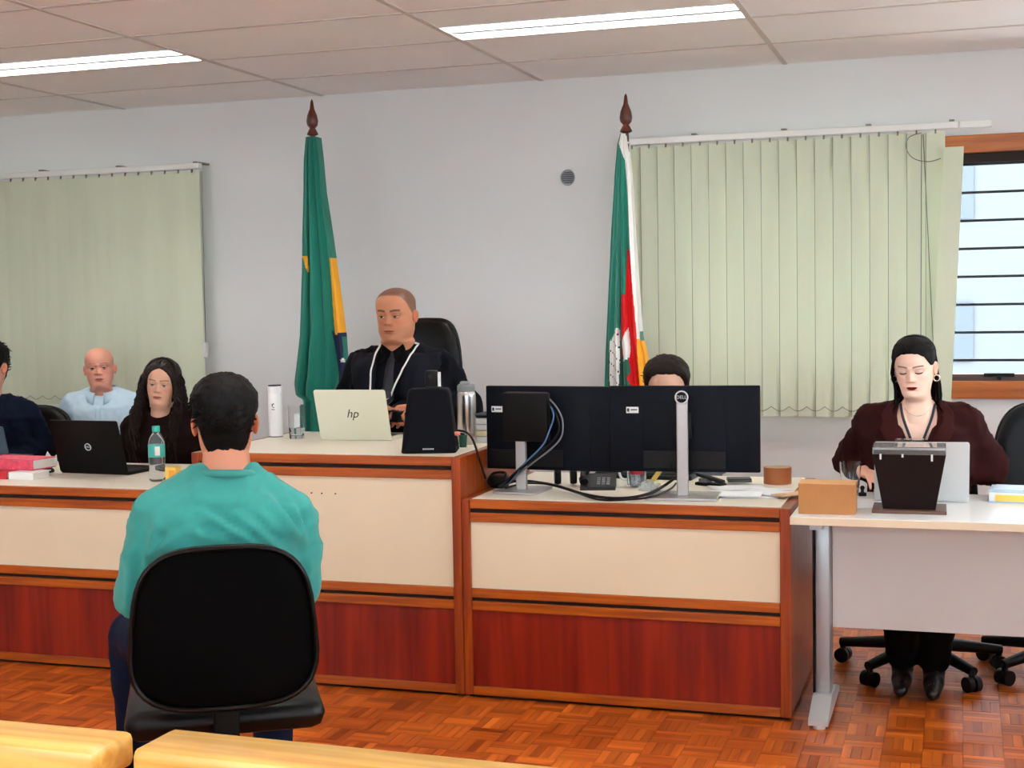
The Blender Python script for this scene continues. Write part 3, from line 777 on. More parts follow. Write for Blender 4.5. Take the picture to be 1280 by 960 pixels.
def remesh(b, vox, it=6):
    me = bpy.data.meshes.new('tmp'); me.from_pydata(b.v, [], b.f)
    bm = bmesh.new(); bm.from_mesh(me); bmesh.ops.recalc_face_normals(bm, faces=bm.faces[:]); bm.to_mesh(me); bm.free()
    o = bpy.data.objects.new('tmp', me); COL.objects.link(o)
    r = o.modifiers.new('r', 'REMESH'); r.mode = 'VOXEL'; r.voxel_size = vox
    if it: s_ = o.modifiers.new('s', 'SMOOTH'); s_.factor = .5; s_.iterations = it
    ev = o.evaluated_get(bpy.context.evaluated_depsgraph_get()); m2 = bpy.data.meshes.new_from_object(ev)
    n = len(m2.vertices); V = np.empty(n*3); m2.vertices.foreach_get('co', V); V = V.reshape(-1, 3)
    N = np.empty(n*3); m2.vertices.foreach_get('normal', N); N = N.reshape(-1, 3)
    F = [tuple(p.vertices) for p in m2.polygons]
    bpy.data.objects.remove(o); bpy.data.meshes.remove(me); bpy.data.meshes.remove(m2)
    return V, F, N
def folds(V, N, amp, sc, st=(1, 1, 1), seed=0, amp2=None):
    out = V.copy()
    for i in range(len(V)):
        p = Vector((V[i][0]*st[0]*sc+seed, V[i][1]*st[1]*sc, V[i][2]*st[2]*sc))
        a = max(0, 1-abs(noise.noise(p))*3.0)**1.6
        b = max(0, 1-abs(noise.noise(p*1.7+Vector((9, 3, 1))))*3.5)**2
        out[i] += N[i]*amp*(a+b*.6-.3)
    return out
def mesh_part(name, V, F, m_, parent, cols=None, smooth=180):
    me = bpy.data.meshes.new(name); me.from_pydata([tuple(v) for v in V], [], F)
    ms = m_ if isinstance(m_, (list, tuple)) else [m_]
    for q in ms: me.materials.append(q)
    if cols is not None:
        ca = me.color_attributes.new('tint', 'FLOAT_COLOR', 'POINT'); ca.data.foreach_set('color', np.array([(*c, 1) for c in cols], float).ravel())
    return link(name, me, parent, smooth)
def hand(side=1, curl=35, spread=1, thumb=30, sc=1.0):
    """hand with the wrist at the origin, fingers along +X, palm down (-Z), thumb on +Y*side"""
    b = Blob(); k = sc
    b.cap((-.02*k, 0, 0), (.01*k, 0, 0), .025*k, .027*k)
    for y in (-.026, -.009, .009, .026): b.cap((.015*k, y*.8*k, 0), (.083*k, y*k*1.05, 0), .0155*k, .0125*k)
    for i, (y, l0, l1, l2) in enumerate(((.027, .040, .026, .021), (.009, .046, .030, .022), (-.009, .042, .028, .021), (-.026, .033, .021, .019))):
        p = Vector((.086*k, y*k*side*1.05, 0)); a = rad(curl*.6+i*3); az = rad((y/.027)*6*spread)*side
        r = .0092*k if i < 3 else .0082*k
        for l, da in ((l0, .9), (l1, 1.0), (l2, .7)):
            d = Vector((math.cos(a)*math.cos(az), math.sin(az), -math.sin(a))); q = p+d*l*k
            b.cap(p, q, r, r*.92); p = q; r *= .92; a += rad(curl*da)
    t0 = Vector((.022*k, .026*k*side, -.004*k)); ta = rad(thumb)
    t1 = t0+Vector((math.cos(ta)*.04, math.sin(ta)*.04*side, -.012))*k; t2 = t1+Vector((math.cos(ta*.5)*.032, math.sin(ta*.5)*.032*side, -.010))*k; t3 = t2+Vector((.025, .004*side, -.008))*k
    b.cap(t0, t1, .014*k, .0115*k).cap(t1, t2, .0112*k, .010*k).cap(t2, t3, .0098*k, .0085*k)
    return b
def basis(x, up):
    x = Vector(x).normalized(); z = Vector(up); z = (z-x*z.dot(x)).normalized(); y = z.cross(x)
    return Matrix((x, y, z)).transposed()
m_skin = mat('skin', (220, 170, 140), .5, attr='tint', sss=.0, spec=.35)
m_white = mat('eye_white', (206, 196, 188), .4); m_iris = mat('eye_iris', (52, 34, 24), .2); m_pupil = mat('eye_pupil', (8, 8, 8), .1); m_lash = mat('eye_lash', (28, 20, 18), .7)

def person(label, head_at, face_rz, P, skin, lips, brow, cloth, trousers, seat=.47, floor_z=0, lean=12, body_rz=None, head_yaw=0, head_pitch=0, head_roll=0,
           eye_open=.5, gaze=(0, 0), hairc=None, stubble=0, wsc=1.0, arms=None, knees=None, cloth_extra=.0, shoulder_drop=0, cloth_mats=None, shoe=(14, 14, 14), curls=(35, 35), vneck=None, hand_up=None, thigh_l=.43, cfold=.006, cstretch=(1, 1, 1), eyes=True, pad=0, fsc=9, gap=.055, post=None, tilt=0, lash=1.0, slope=1.0):
    """seated figure facing local -Y; head_at is the world position of the head's middle"""
    h = P.get('h', .235); rz = face_rz; ha = Vector(head_at)
    L = rad(lean); Rl = rotm(rx=L) @ rotm(ry=rad(tilt))                      # lean towards -Y
    hipz = seat+.10
    # torso length so that the head meets its target height
    neck_y = -.035
    def headloc(k): 
        nb = Rl @ Vector((0, 0, .545*k)); return nb+Vector((0, neck_y*.6, gap*k))
    k = 1.0
    want = ha.z-floor_z-hipz-h*.5
    for _ in range(30):
        k += (want-headloc(k).z)*.8
    chin = headloc(k)+Vector((0, 0, hipz))
    ctr = Vector((chin.x, chin.y, 0)); off = Matrix.Rotation(rz, 3, 'Z') @ ctr
    root = thing('person', label, 'person', (ha.x-off.x, ha.y-off.y, floor_z), rz, 'people in the courtroom')
    hz = Vector((0, 0, hipz))
    def U(x, y, z): return Rl @ Vector((x*wsc, y, z*k))+hz     # upper body point
    def loftpts(ex, top=True):
        secs = [(-.10, .165+ex, .125+ex, .0), (-.02, .17+ex, .128+ex, 0), (.10, .155+ex, .118+ex, -.004), (.22, .158+ex, .116+ex, -.006), (.34, .178+ex, .122+ex, -.004), (.42, .182+ex, .115+ex, 0), (.48, (.165+ex*.8)*slope, .095+ex*.8, .004), (.515, (.125+ex*.6)*slope**1.5, .075+ex*.6, .008), (.54, .075+ex*.4, .06+ex*.4, .008), (.55, .06, .05, .006)]
        b = Blob(); b.loft([(z*k, w_*wsc, d, y) for z, w_, d, y in secs]); b.v = [tuple(Rl @ Vector(p)+hz) for p in b.v]; return b
    sh = {s_: U(s_*.168, .006, .445-shoulder_drop) for s_ in (-1, 1)}
    arms = arms or {}
    el, wr = {}, {}
    for s_ in (-1, 1):
        e_, w_ = arms.get(s_, ((s_*.225, .0, .20), (s_*.12, -.18, .11)))
        el[s_] = Vector((e_[0], e_[1], e_[2]))+hz if not isinstance(e_, Vector) else e_
        wr[s_] = Vector((w_[0], w_[1], w_[2]))+hz if not isinstance(w_, Vector) else w_
    kn, an = {}, {}
    for s_ in (-1, 1):
        kx = knees.get(s_) if knees else None
        kn[s_] = Vector(kx[0]) if kx else Vector((s_*.13, -thigh_l, seat+.06)); an[s_] = Vector(kx[1]) if kx else Vector((s_*.13, -thigh_l-.02, .09))
    hip = {s_: Vector((s_*.095, -.02, hipz-.02)) for s_ in (-1, 1)}
    # ---- body: one skin surface (trunk, arms, legs, hands) with the head grown on the neck
    b = loftpts(-.006)
    for s_ in (-1, 1):
        b.chain([sh[s_], el[s_], wr[s_]], [.047, .038, .026]); b.chain([hip[s_], kn[s_], an[s_]], [.078, .052, .036])
        b.cap(an[s_]+Vector((0, .02, -.045)), an[s_]+Vector((0, -.13, -.055)), .032, .026)
    b.cap(U(0, .0, .50), chin+Vector((0, .018, .02)), .056*P.get('neck', 1), .050*P.get('neck', 1))
    V, F, N = remesh(b, .013, 5); V = [tuple(v) for v in V]; cols = [lin(skin)]*len(V)
    for s_ in (-1, 1):
        hb = hand(s_*-1 if False else (1 if s_ < 0 else -1), curls[0 if s_ < 0 else 1], 1, 30, .98)
        hv, hf, hn = remesh(hb, .0045, 4)
        d = (wr[s_]-el[s_]); d.z = d.z*.4; up_ = Vector((0, 0, 1)) if hand_up is None else Vector(hand_up[s_])
        Bm = basis(d, up_)
        o = len(V); V += [tuple(Bm @ Vector(v)+wr[s_]+d.normalized()*.02) for v in hv]; F += [tuple(i+o for i in f) for f in hf]; cols += [lin(tuple(min(255, v*q) for v, q in zip(skin, (1, .93, .9))))]*len(hv)
    Hv, Hf, Hc = head_mesh(P, skin, lips, brow, hairc, stubble)
    Rh = rotm(rx=rad(head_pitch), rz=rad(head_yaw)); Rh = rotm(rz=rad(head_yaw)) @ rotm(ry=rad(head_roll)) @ rotm(rx=rad(head_pitch))
    piv = Vector((0, .03, .1*h))
    def HT(v):
        v = Vector(v); w_ = max(0, min(1, (v.z/h+.40)/.40)); w_ = w_*w_*(3-2*w_)
        return (Rh @ (v-piv)+piv)*w_+v*(1-w_)+chin
    o = len(V); V += [tuple(HT(v)) for v in Hv]; F += [tuple(i+o for i in f) for f in Hf]; cols += Hc
    body = mesh_part('body', V, F, m_skin, root, cols)
    # ---- eyes
    if eyes:
        for s_ in (-1, 1):
            c = Vector((s_*.135*h, -.328*h, .505*h)); r = .058*h
            ys = rad(gaze[0]); ps = rad(gaze[1]); e = MB()
            e.ell((0, 0, 0), (r, r, r), 18, 12); n0 = len(e.f)
            g = Vector((math.sin(ys)*math.cos(ps), -math.cos(ys)*math.cos(ps), math.sin(ps))); Bz = basis(g, (0, 0, 1))
            def disc(rr, push, mi):
                e.mi(mi); vs = [Bz @ Vector((math.sqrt(r*r-q*q)+push, q*math.cos(a), q*math.sin(a))) for q in (rr, rr*.5) for a in np.linspace(0, 2*PI, 15)[:-1]]+[Bz @ Vector((r+push, 0, 0))]
                e.add(vs, [(i, (i+1) % 14, 14+(i+1) % 14, 14+i) for i in range(14)]+[(14+i, 14+(i+1) % 14, 28) for i in range(14)])
            disc(r*.52, .0002, 1); disc(r*.24, .0005, 2)
            e.v = [tuple(HT(Vector(v)+c)) for v in e.v]; eo = e.build('eye', [m_white, m_iris, m_pupil], body, 60)
            # lids: shells of skin over the eyeball, lash line on the upper edge
            def lid(e0, e1, rr):
                m_ = MB(); vs = []; na, ne = 17, 7
                for j in range(ne):
                    for i in range(na):
                        t = -1+2*i/(na-1); az = t*rad(88); edge = 1-abs(t)**2.2*.85
                        el_ = rad(e0*edge+(e1-e0*edge)*j/(ne-1)); q = rr*(1 if j else .99)
                        vs.append(c+Vector((q*math.sin(az)*1.12*math.cos(el_), -q*math.cos(az)*math.cos(el_), q*math.sin(el_))))
                m_.add([HT(v) for v in vs], [(j*na+i, j*na+i+1, (j+1)*na+i+1, (j+1)*na+i) for j in range(ne-1) for i in range(na-1)])
                return m_, [HT(v*1.0) for v in vs[:na]]
            up_e = -20+62*eye_open; lo_e = -34
            if eye_open < .2: up_e = -26+30*eye_open
            ml, edge = lid(up_e, 85, r*1.13); cs = [lin(tuple(v*.93 for v in skin))]*len(ml.v)
            mesh_part('upper_lid', ml.v, ml.f, m_skin, body, cs)
            MB().tube(edge[1:-1], [lash*(.0006+.0007*math.sin(PI*i/14)) for i in range(15)], 5).build('lash_line', m_lash, eo)
            ml, edge = lid(lo_e, -85, r*1.10); mesh_part('lower_lid', ml.v, ml.f, m_skin, body, [lin(tuple(v*.95 for v in skin))]*len(ml.v))
    # ---- clothes
    ex = .012+cloth_extra; b = loftpts(ex)
    for s_ in (-1, 1):
        b.cap(U(s_*.055, .01, .515), sh[s_]+Vector((0, 0, .006+pad)), .042+ex*.3, .052+ex*.5)
        b.chain([sh[s_]+Vector((0, 0, 0)), el[s_], wr[s_]-(wr[s_]-el[s_]).normalized()*.015], [.054+ex*.5, .050+ex*.5, .036+ex*.35])
    CV, CF, CN = remesh(b, .011, 12); CV = folds(CV, CN, cfold, fsc, cstretch, seed=ha.x*3)
    if post: CV = post(CV, CN, Matrix.Translation(root.location) @ Matrix.Rotation(rz, 4, 'Z'))
    if vneck:
        # open the front: drop the faces inside the neckline
        CF = [f for f in CF if not vneck(*(sum((Vector(CV[i]) for i in f), Vector())/len(f)-chin))]
    up_o = mesh_part(cloth[0], CV, CF, cloth[1], root)
    b = Blob(); b.loft([(z, w_, d, y) for z, w_, d, y in [(-.11, .15, .12, 0), (-.06, .178, .14, 0), (.04, .178, .136, 0), (.10, .165, .126, 0), (.115, .12, .09, 0)]]); b.v = [tuple(Vector(p)+hz) for p in b.v]
    for s_ in (-1, 1): b.chain([hip[s_], kn[s_], an[s_]+Vector((0, 0, .02))], [.095, .068, .056])
    TV, TF, TN = remesh(b, .014, 5); TV = folds(TV, TN, .004, 8, seed=2)
    mesh_part('trousers', TV, TF, trousers, root)
    for s_ in (-1, 1):
        b = Blob(); a = an[s_]; fl = Vector((0, 0, 0))
        b.cap(a+Vector((0, .035, -.05)), a+Vector((0, -.06, -.05)), .038, .038).cap(a+Vector((0, -.06, -.055)), a+Vector((0, -.16, -.062)), .036, .024).cap(a+Vector((0, .01, -.02)), a, .042, .04)
        sv, sf, sn = remesh(b, .008, 3); sv[:, 2] = np.maximum(sv[:, 2], a.z-.09); mesh_part('shoe', sv, sf, mat('shoe_black', shoe, .35), root)
    tree = BVHTree.FromPolygons([tuple(v) for v in CV], CF)
    info = dict(root=root, body=body, HT=HT, chin=chin, h=h, tree=tree, cloth=up_o, U=U, P=P, sh=sh, hz=hz, wr=wr, Bt=BVHTree.FromPolygons(V, F))
    return info
def collar_band(I, name, m_, rt=.062, rb=.078, zt=.565, zb=.515, drop=.03, gap=14, point=.02, n=40):
    """turned-down collar round the neck, open at the front, with two points"""
    vs = []; fs = []
    for i in range(n+1):
        a = rad(gap)+(2*PI-2*rad(gap))*i/n; f = (1+math.cos(a))/2; edge = max(0, 1-min(i, n-i)/(n*.16))
        for r_, z in ((rt*.97, zt-.01), (rt, zt), (rt*1.04+.002, zt-.002), ((rt+rb)/2+.004, (zt+zb)/2), (rb, zb-point*edge)):
            vs.append(I['U'](r_*math.sin(a), .008-r_*.95*math.cos(a)-.02*f*(zt-z)/.05, z-drop*f))
    for i in range(n):
        for j in range(4): fs.append((i*5+j, i*5+j+1, (i+1)*5+j+1, (i+1)*5+j))
    o = MB().add(vs, fs).build(name, m_, I['root'], 60); md = o.modifiers.new('thickness', 'SOLIDIFY'); md.thickness = .003; return o
def surf(I, x, z, off=.004, skin=False):
    """point on the front of the clothes (or skin) at local x and height z below the chin"""
    o = Vector((x, -1.0, I['chin'].z+z)); best = None
    for t in ((I['tree'], I['Bt']) if skin else (I['tree'],)):
        hit = t.ray_cast(o, Vector((0, 1, 0)))[0]
        if hit is not None and (best is None or hit.y < best.y): best = hit
    if best is None: best = Vector((x, I['chin'].y-.02, I['chin'].z+z))
    return best+Vector((0, -off, 0))
def patch(I, name, outline, m_, off=.006, thick=.004, nu=8, nv=12, parent=None, skin=True):
    """cloth patch lying on the figure: outline gives (xl, xr, z) rows"""
    vs = []; rows = len(outline); pts = []
    zz = np.linspace(0, rows-1, nv+1)
    for q in zz:
        i = min(int(q), rows-2); t = q-i; a, b = outline[i], outline[i+1]
        xl, xr, z = (a[j]+(b[j]-a[j])*t for j in range(3)); zl = z; zr_ = z
        if len(a) > 3: zr_ = a[3]+(b[3]-a[3])*t
        for k in range(nu+1):
            u = k/nu; vs.append(surf(I, xl+(xr-xl)*u, zl+(zr_-zl)*u, off, skin))
    fs = [(i*(nu+1)+k, i*(nu+1)+k+1, (i+1)*(nu+1)+k+1, (i+1)*(nu+1)+k) for i in range(nv) for k in range(nu)]
    m2 = MB().add(vs, fs); o = m2.build(name, m_, parent or I['root'], 60)
    md = o.modifiers.new('thickness', 'SOLIDIFY'); md.thickness = thick; md.offset = 0
    return o
def line_on(I, name, pts, r, m_, off=.006, parent=None, skin=True, flat=None):
    P_ = [surf(I, x, z, off, skin) for x, z in [(v.x, v.y) for v in crom([(a, b, 0) for a, b in pts], 6)]]
    return MB().tube(P_, r, 6).build(name, m_, parent or I['root'], 60)
m_hair = mat('hair_black', (7, 6, 7), .6, spec=.2); m_hairb = mat('hair_brown', (28, 17, 13), .6, spec=.2); m_curl = mat('hair_curly', (28, 15, 12), .5, spec=.35)
def fabric(n, c, rough=.85, sheen=.15, var=.06):
    dk = max(c) < 60
    return mat(n, c, rough, sheen=0 if dk else sheen, var=var, vscale=30, bump=.12, bscale=500, spec=.1 if dk else .25)
m_robe = fabric('robe_cloth', (9, 11, 18), .7); m_robe2 = fabric('robe_trim', (15, 18, 27), .6); m_tie = mat('tie_satin', (16, 21, 34), .4)
m_teal = fabric('teal_sweatshirt', (58, 150, 142), .9); m_jean = fabric('dark_denim', (18, 27, 50), .8); m_sky = fabric('light_blue_shirt', (196, 222, 238), .8, var=.03)
m_navyc = fabric('navy_jacket', (11, 18, 36), .8); m_burg = fabric('burgundy_wool', (48, 19, 18), .85, var=.15); m_blk = fabric('black_cloth', (6, 6, 7), .8)
m_choc = fabric('dark_blouse', (26, 12, 12), .8); m_white_cord = mat('white_cord', (236, 232, 224), .6); m_lany = mat('lanyard', (34, 42, 58), .6)
m_gold = mat('earring', (225, 215, 195), .25, metal=.8); m_grey = fabric('grey_shirt', (90, 96, 104), .8)

# --- the robed man
HJ = AY(496, 392, 5.56)
J = person('person in a black robe with white cord and tie seated behind the tall bench', HJ, 0,
           dict(h=.228, wide=1.07, jaw=1.06, neck=1.25, nose=1.05, line=[(0, .87), (30, .86), (45, .83), (58, .74), (72, .60), (86, .50), (98, .55), (118, .36), (140, .16), (180, .12)], buzz=.75, browt=.02),
           (196, 132, 98), (168, 92, 76), (44, 30, 24), ('robe', m_robe), m_blk, seat=.47, floor_z=.12, lean=10, head_yaw=0, head_pitch=5, eye_open=.30, gaze=(-8, -6), hairc=(62, 46, 40), stubble=.12,
           wsc=1.10, cloth_extra=.028, arms={-1: ((-.29, -.06, .275), (.0, -.31, .285)), 1: ((.29, -.06, .275), (.17, -.28, .295))}, curls=(58, 60), cfold=.010, cstretch=(1.6, 1, .6), pad=.012, gap=.035)
for s_ in (-1, 1):
    patch(J, 'robe_yoke', [(s_*.07, s_*.20, -.055), (s_*.065, s_*.21, -.10), (s_*.06, s_*.185, -.16), (s_*.058, s_*.15, -.25), (s_*.056, s_*.12, -.36)], m_robe2, .010, .008)
patch(J, 'tie', [(-.018, .018, -.045), (-.022, .022, -.07), (-.014, .014, -.085), (-.024, .024, -.2), (-.03, .03, -.34)], m_tie, .009, .004)
for s_ in (-1, 1): patch(J, 'shirt_collar', [(s_*.004, s_*.05, -.045, -.015), (s_*.014, s_*.058, -.075, -.05), (s_*.03, s_*.04, -.095, -.09)], m_blk, .012, .004)
line_on(J, 'neck_cord', [(-.075, -.012), (-.082, -.08), (-.078, -.17), (-.068, -.27), (-.05, -.36)], .0042, m_white_cord, .017)
line_on(J, 'neck_cord', [(.098, -.012), (.085, -.06), (.05, -.15), (.01, -.25), (-.005, -.33)], .0042, m_white_cord, .017)

# --- woman in the burgundy blazer
HW = AY(1147, 455, 5.12)
vn = lambda x, y, z: y < .02 and z > -.235 and abs(x) < .078*min(1, (z+.235)/.13)
Wm = person('person in a dark burgundy blazer with long black hair looking down at the white table', HW, 0,
            dict(h=.198, jaw=.95, neck=.9, nose=.85, wide=1.0, lip=1.3, browt=.014),
            (246, 206, 184), (138, 0, 18), (58, 38, 32), ('blazer', m_burg), m_blk, seat=.46, lean=16, head_yaw=-9, head_pitch=13, head_roll=-2, eye_open=.12, gaze=(-6, -30), lash=1.9,
            wsc=.98, cloth_extra=.008, arms={-1: ((-.25, .03, .24), (-.19, -.105, .225)), 1: ((.255, -.03, .23), (.16, -.10, .235))}, curls=(16, 16), vneck=vn, cfold=.008, pad=.02,
            knees={-1: ((-.08, -.30, .50), (-.055, -.10, .09)), 1: ((.10, -.30, .50), (.055, -.12, .09))})
patch(Wm, 'black_top', [(-.07, .07, -.165), (-.085, .085, -.19), (-.09, .09, -.25), (-.09, .09, -.31)], m_blk, .001, .004)
for s_ in (-1, 1):
    patch(Wm, 'lapel', [(s_*.062, s_*.088, -.035), (s_*.070, s_*.125, -.075), (s_*.066, s_*.118, -.11), (s_*.052, s_*.125, -.13), (s_*.025, s_*.085, -.20), (s_*.002, s_*.03, -.28)], fabric('burgundy_lapel', (55, 23, 21)), .013, .010)
    line_on(Wm, 'lanyard', [(s_*.058, -.045), (s_*.048, -.09), (s_*.026, -.15), (s_*.008, -.205)], .0048, m_lany, .003)
line_on(Wm, 'necklace', [(-.045, -.055), (-.025, -.075), (0, -.082), (.025, -.075), (.045, -.055)], .0008, m_gold, .001)
P = Wm['P']; h = P['h']
LW = [(0, .835), (25, .82), (42, .76), (55, .66), (68, .56), (80, .55), (95, .52), (108, .4), (125, .05), (180, -.05)]
hc = hair_cap(P, LW, lambda a, z: .018+.03*max(0, (z-.6)/.4)+(.02 if a > 100 else 0), 3, .006)
rr = random.Random(5)
for k in range(900):                                        # hair combed back from the forehead
    t = rr.uniform(-1, 1); t0 = t*rad(64); z0 = hairline(np.array(abs(t0)), LW)+.005
    pts = []
    for q in np.linspace(0, 1, 8):
        tt_ = t0+(math.copysign(rad(125), t0)-t0)*q**1.5*.8; zz = z0+(.97-z0)*math.sin(min(1, q*1.5)*PI/2)-.42*max(0, q-.45)
        x, y = head_pts(np.array([tt_]), np.array([min(zz, .985)]), P); p = Vector((x[0], y[0], min(zz, .985))); nn = (p-Vector((0, .02, .55))).normalized(); pts.append((p+nn*(.028+.02*math.sin(PI*q)+rr.uniform(0, .012)))*h)
    if k < 260: hc.tube(pts, [.0012, .0017, .0018, .0018, .0018, .0017, .0014, .0006], 4)
for k in range(420):                                        # long straight lengths behind the ears
    s_ = rr.choice((-1, 1)); a = rr.uniform(98, 178); t = s_*rad(a); z0 = rr.uniform(.35, .8)
    x, y = head_pts(np.array([t]), np.array([z0]), P); p = Vector((x[0]*1.08, y[0]*1.05, z0))
    xe = s_*rr.uniform(.27, .40) if a < 140 else s_*rr.uniform(.03, .36); ye = rr.uniform(.05, .30); ze = -rr.uniform(.6, 1.0)
    mid = Vector((max(-.43, min(.43, (p.x*1.05+xe)/2*1.02)), (p.y+ye)/2+.02, .1))
    hc.tube(crom([p*h, Vector((p.x*1.06, p.y*1.03+.02, z0-.2))*h, mid*h, Vector((xe, ye, ze))*h], 4), [.002]*9+[.0025, .002, .0016, .0008], 4)
for k in range(120):                                        # lock falling in front of the right ear
    a = rr.uniform(70, 100); t = -rad(a); z0 = rr.uniform(.55, .75); x, y = head_pts(np.array([t]), np.array([z0]), P)
    p = Vector((x[0]*1.06, y[0], z0)); xe = -rr.uniform(.34, .42)
    hc.tube(crom([p*h, Vector((-.385+rr.uniform(-.015, .015), p.y+.02, .42))*h, Vector((-.37+rr.uniform(-.02, .02), .0, .1))*h, Vector((xe, .02+rr.uniform(-.05, .05), -.35))*h, Vector((xe*1.08, -.02+rr.uniform(-.06, .04), -.75))*h], 4), [.0018]*13+[.0018, .0016, .0012, .0006], 4)
hc.v = [tuple(Wm['HT'](v)) for v in hc.v]; hc.build('hair', m_hair, Wm['body'], 60)
for s_ in (-1, 1):
    c = Vector((s_*.37*h, -.01*h, .285*h)); MB().tube([Wm['HT'](c+Vector((.004*s_*0, .3*.011*math.cos(a), .011*math.sin(a)))+Vector((.010*math.cos(a), 0, 0))) for a in np.linspace(0, 2*PI, 19)[:-1]], .0026, 6, True).build('earring', m_gold, Wm['body'], 60)

# --- bald man in a light blue shirt
HB = AY(125, 460, 6.45)
vb = lambda x, y, z: y < .02 and z > -.085 and abs(x) < .034*min(1, (z+.085)/.06)
B = person('person with bald head and light blue shirt seated between the navy jacket and curly hair', HB, rad(24),
           dict(h=.218, jaw=1.0, neck=1.12, wide=1.03, line=HL_SHORT, browt=.014), (224, 158, 134), (176, 96, 84), (150, 105, 88), ('shirt', m_sky), m_navyc, seat=.45, lean=6, head_yaw=5, knees={-1: ((-.03, -.33, .51), (-.02, -.20, .09)), 1: ((.15, -.31, .51), (.12, -.20, .09))}, head_roll=-3, head_pitch=-2, eye_open=.33, gaze=(6, 0),
           wsc=.98, cloth_extra=.006, cfold=.006, gap=.018)
collar_band(B, 'shirt_collar', m_sky, .080, .104, .575, .53, .03, 15, .03)
patch(B, 'button_placket', [(-.012, .012, -.09), (-.012, .012, -.4)], m_sky, .004, .003)

# --- curly haired woman
HC = AY(199, 479, 5.55)
C = person('person with very long dark curly hair seated behind the water bottle', HC, rad(8),
           dict(h=.198, jaw=.93, neck=.9, nose=.92, wide=.98, lip=1.2, browt=.012), (222, 170, 142), (176, 92, 84), (44, 28, 24), ('blouse', m_choc), m_blk, seat=.45, lean=10, head_yaw=10, head_roll=6, head_pitch=2, eye_open=.36, gaze=(10, 2), arms={-1: ((-.20, .05, .20), (-.10, -.07, .11)), 1: ((.20, .05, .20), (.10, -.07, .11))}, wsc=.9, cloth_extra=.004)
P = C['P']; h = P['h']
LC = [(0, .87), (15, .845), (30, .79), (48, .66), (60, .50), (72, .30), (90, .1), (180, -.05)]
hc = hair_cap(P, LC, lambda a, z: .045+.015*max(0, (z-.5)/.5)+(.04 if a > 60 else 0)-(.03 if a < 8 else 0), 8, .014)
rr = random.Random(11)
for k in range(330):
    s_ = rr.choice((-1, 1)); a = rr.uniform(14, 178); z0 = rr.uniform(.35, .97); t = s_*rad(a)
    if z0 < hairline(np.array(rad(a)), LC)+.02: continue
    x, y = head_pts(np.array([t]), np.array([z0]), P); p = Vector((x[0], y[0], z0)); nn = (p-Vector((0, .02, .5))).normalized(); p = p+nn*.07
    front = a < 95
    xe = s_*rr.uniform(.27, .56); ye = rr.uniform(-.42, -.2) if front else rr.uniform(.1, .45); ze = -rr.uniform(.7, 1.75)
    m1 = Vector((s_*max(.36, min(.5, abs(p.x)*1.15+.04))+0*s_, p.y*.6+(-.05 if front else .06), min(z0-.15, .55))); m2 = Vector((s_*rr.uniform(.36, .52), (ye+m1.y)/2, .1)); m3 = Vector((s_*rr.uniform(.36, .6), ye, -.3))
    base = crom([p, m1, m2, m3, Vector((xe, ye*1.05, ze))], 13); pts = []; f0 = rr.uniform(0, 6); cr_ = rr.uniform(.018, .034)
    for i, q in enumerate(base):
        w_ = min(1, i/10); an_ = f0+i*.95; pts.append(C['HT'](Vector((q.x+cr_*w_*math.cos(an_), q.y+cr_*w_*math.sin(an_), q.z+.008*math.sin(an_*1.3)))*h))
    st = len(hc.v); hc.tube(pts, [.0034*(1-.6*(i/len(pts))**3) for i in range(len(pts))], 4)
    hc.v[st:] = [('W', v) for v in hc.v[st:]]
hc.v = [v[1] if v[0] == 'W' else tuple(C['HT'](v)) for v in hc.v]; hc.build('hair', m_curl, C['body'], 60)

# --- man at the left edge, clerk behind the monitors
def short_hair(I, seed, thick=.05, m_=None, line=HL_SHORT, n=300, lay=(.3, .5, .2), TL=.09):
    P = I['P']; c = hair_cap(P, line, lambda a, z: .012+thick*np.clip((z-.35)/.45, 0, 1), seed, .016)
    tufts(c, P, n, line, TL, seed, lay, .0014); c.v = [tuple(I['HT'](v)) for v in c.v]; return c.build('hair', m_ or m_hair, I['body'], 60)
HL = AY(-15, 458, 5.76)
Lm = person('person in a navy jacket cut off by the picture edge beside the red books', HL, rad(10), dict(h=.24), (214, 158, 130), (170, 96, 84), (40, 28, 24), ('jacket', m_navyc), m_navyc, seat=.45, lean=8, head_yaw=-5, wsc=1.04, cloth_extra=.016, cfold=.010)
short_hair(Lm, 2)
for s_ in (-1, 1): patch(Lm, 'lapel', [(s_*.055, s_*.085, -.03), (s_*.05, s_*.12, -.1), (s_*.03, s_*.09, -.2), (s_*.005, s_*.03, -.3)], m_navyc, .008, .006)
HK = AY(833, 482, 5.72)
K = person('person with short dark hair whose forehead shows above the two monitors', HK, rad(6), dict(h=.24, browt=.02), (228, 178, 152), (176, 100, 88), (42, 30, 26), ('shirt', m_grey), m_blk, seat=.44, lean=14, head_pitch=14, head_yaw=4, eye_open=.25, gaze=(0, -20), wsc=1.0, stubble=.2)
short_hair(K, 6, .07, m_hairb, lay=(-.5, .2, .2))

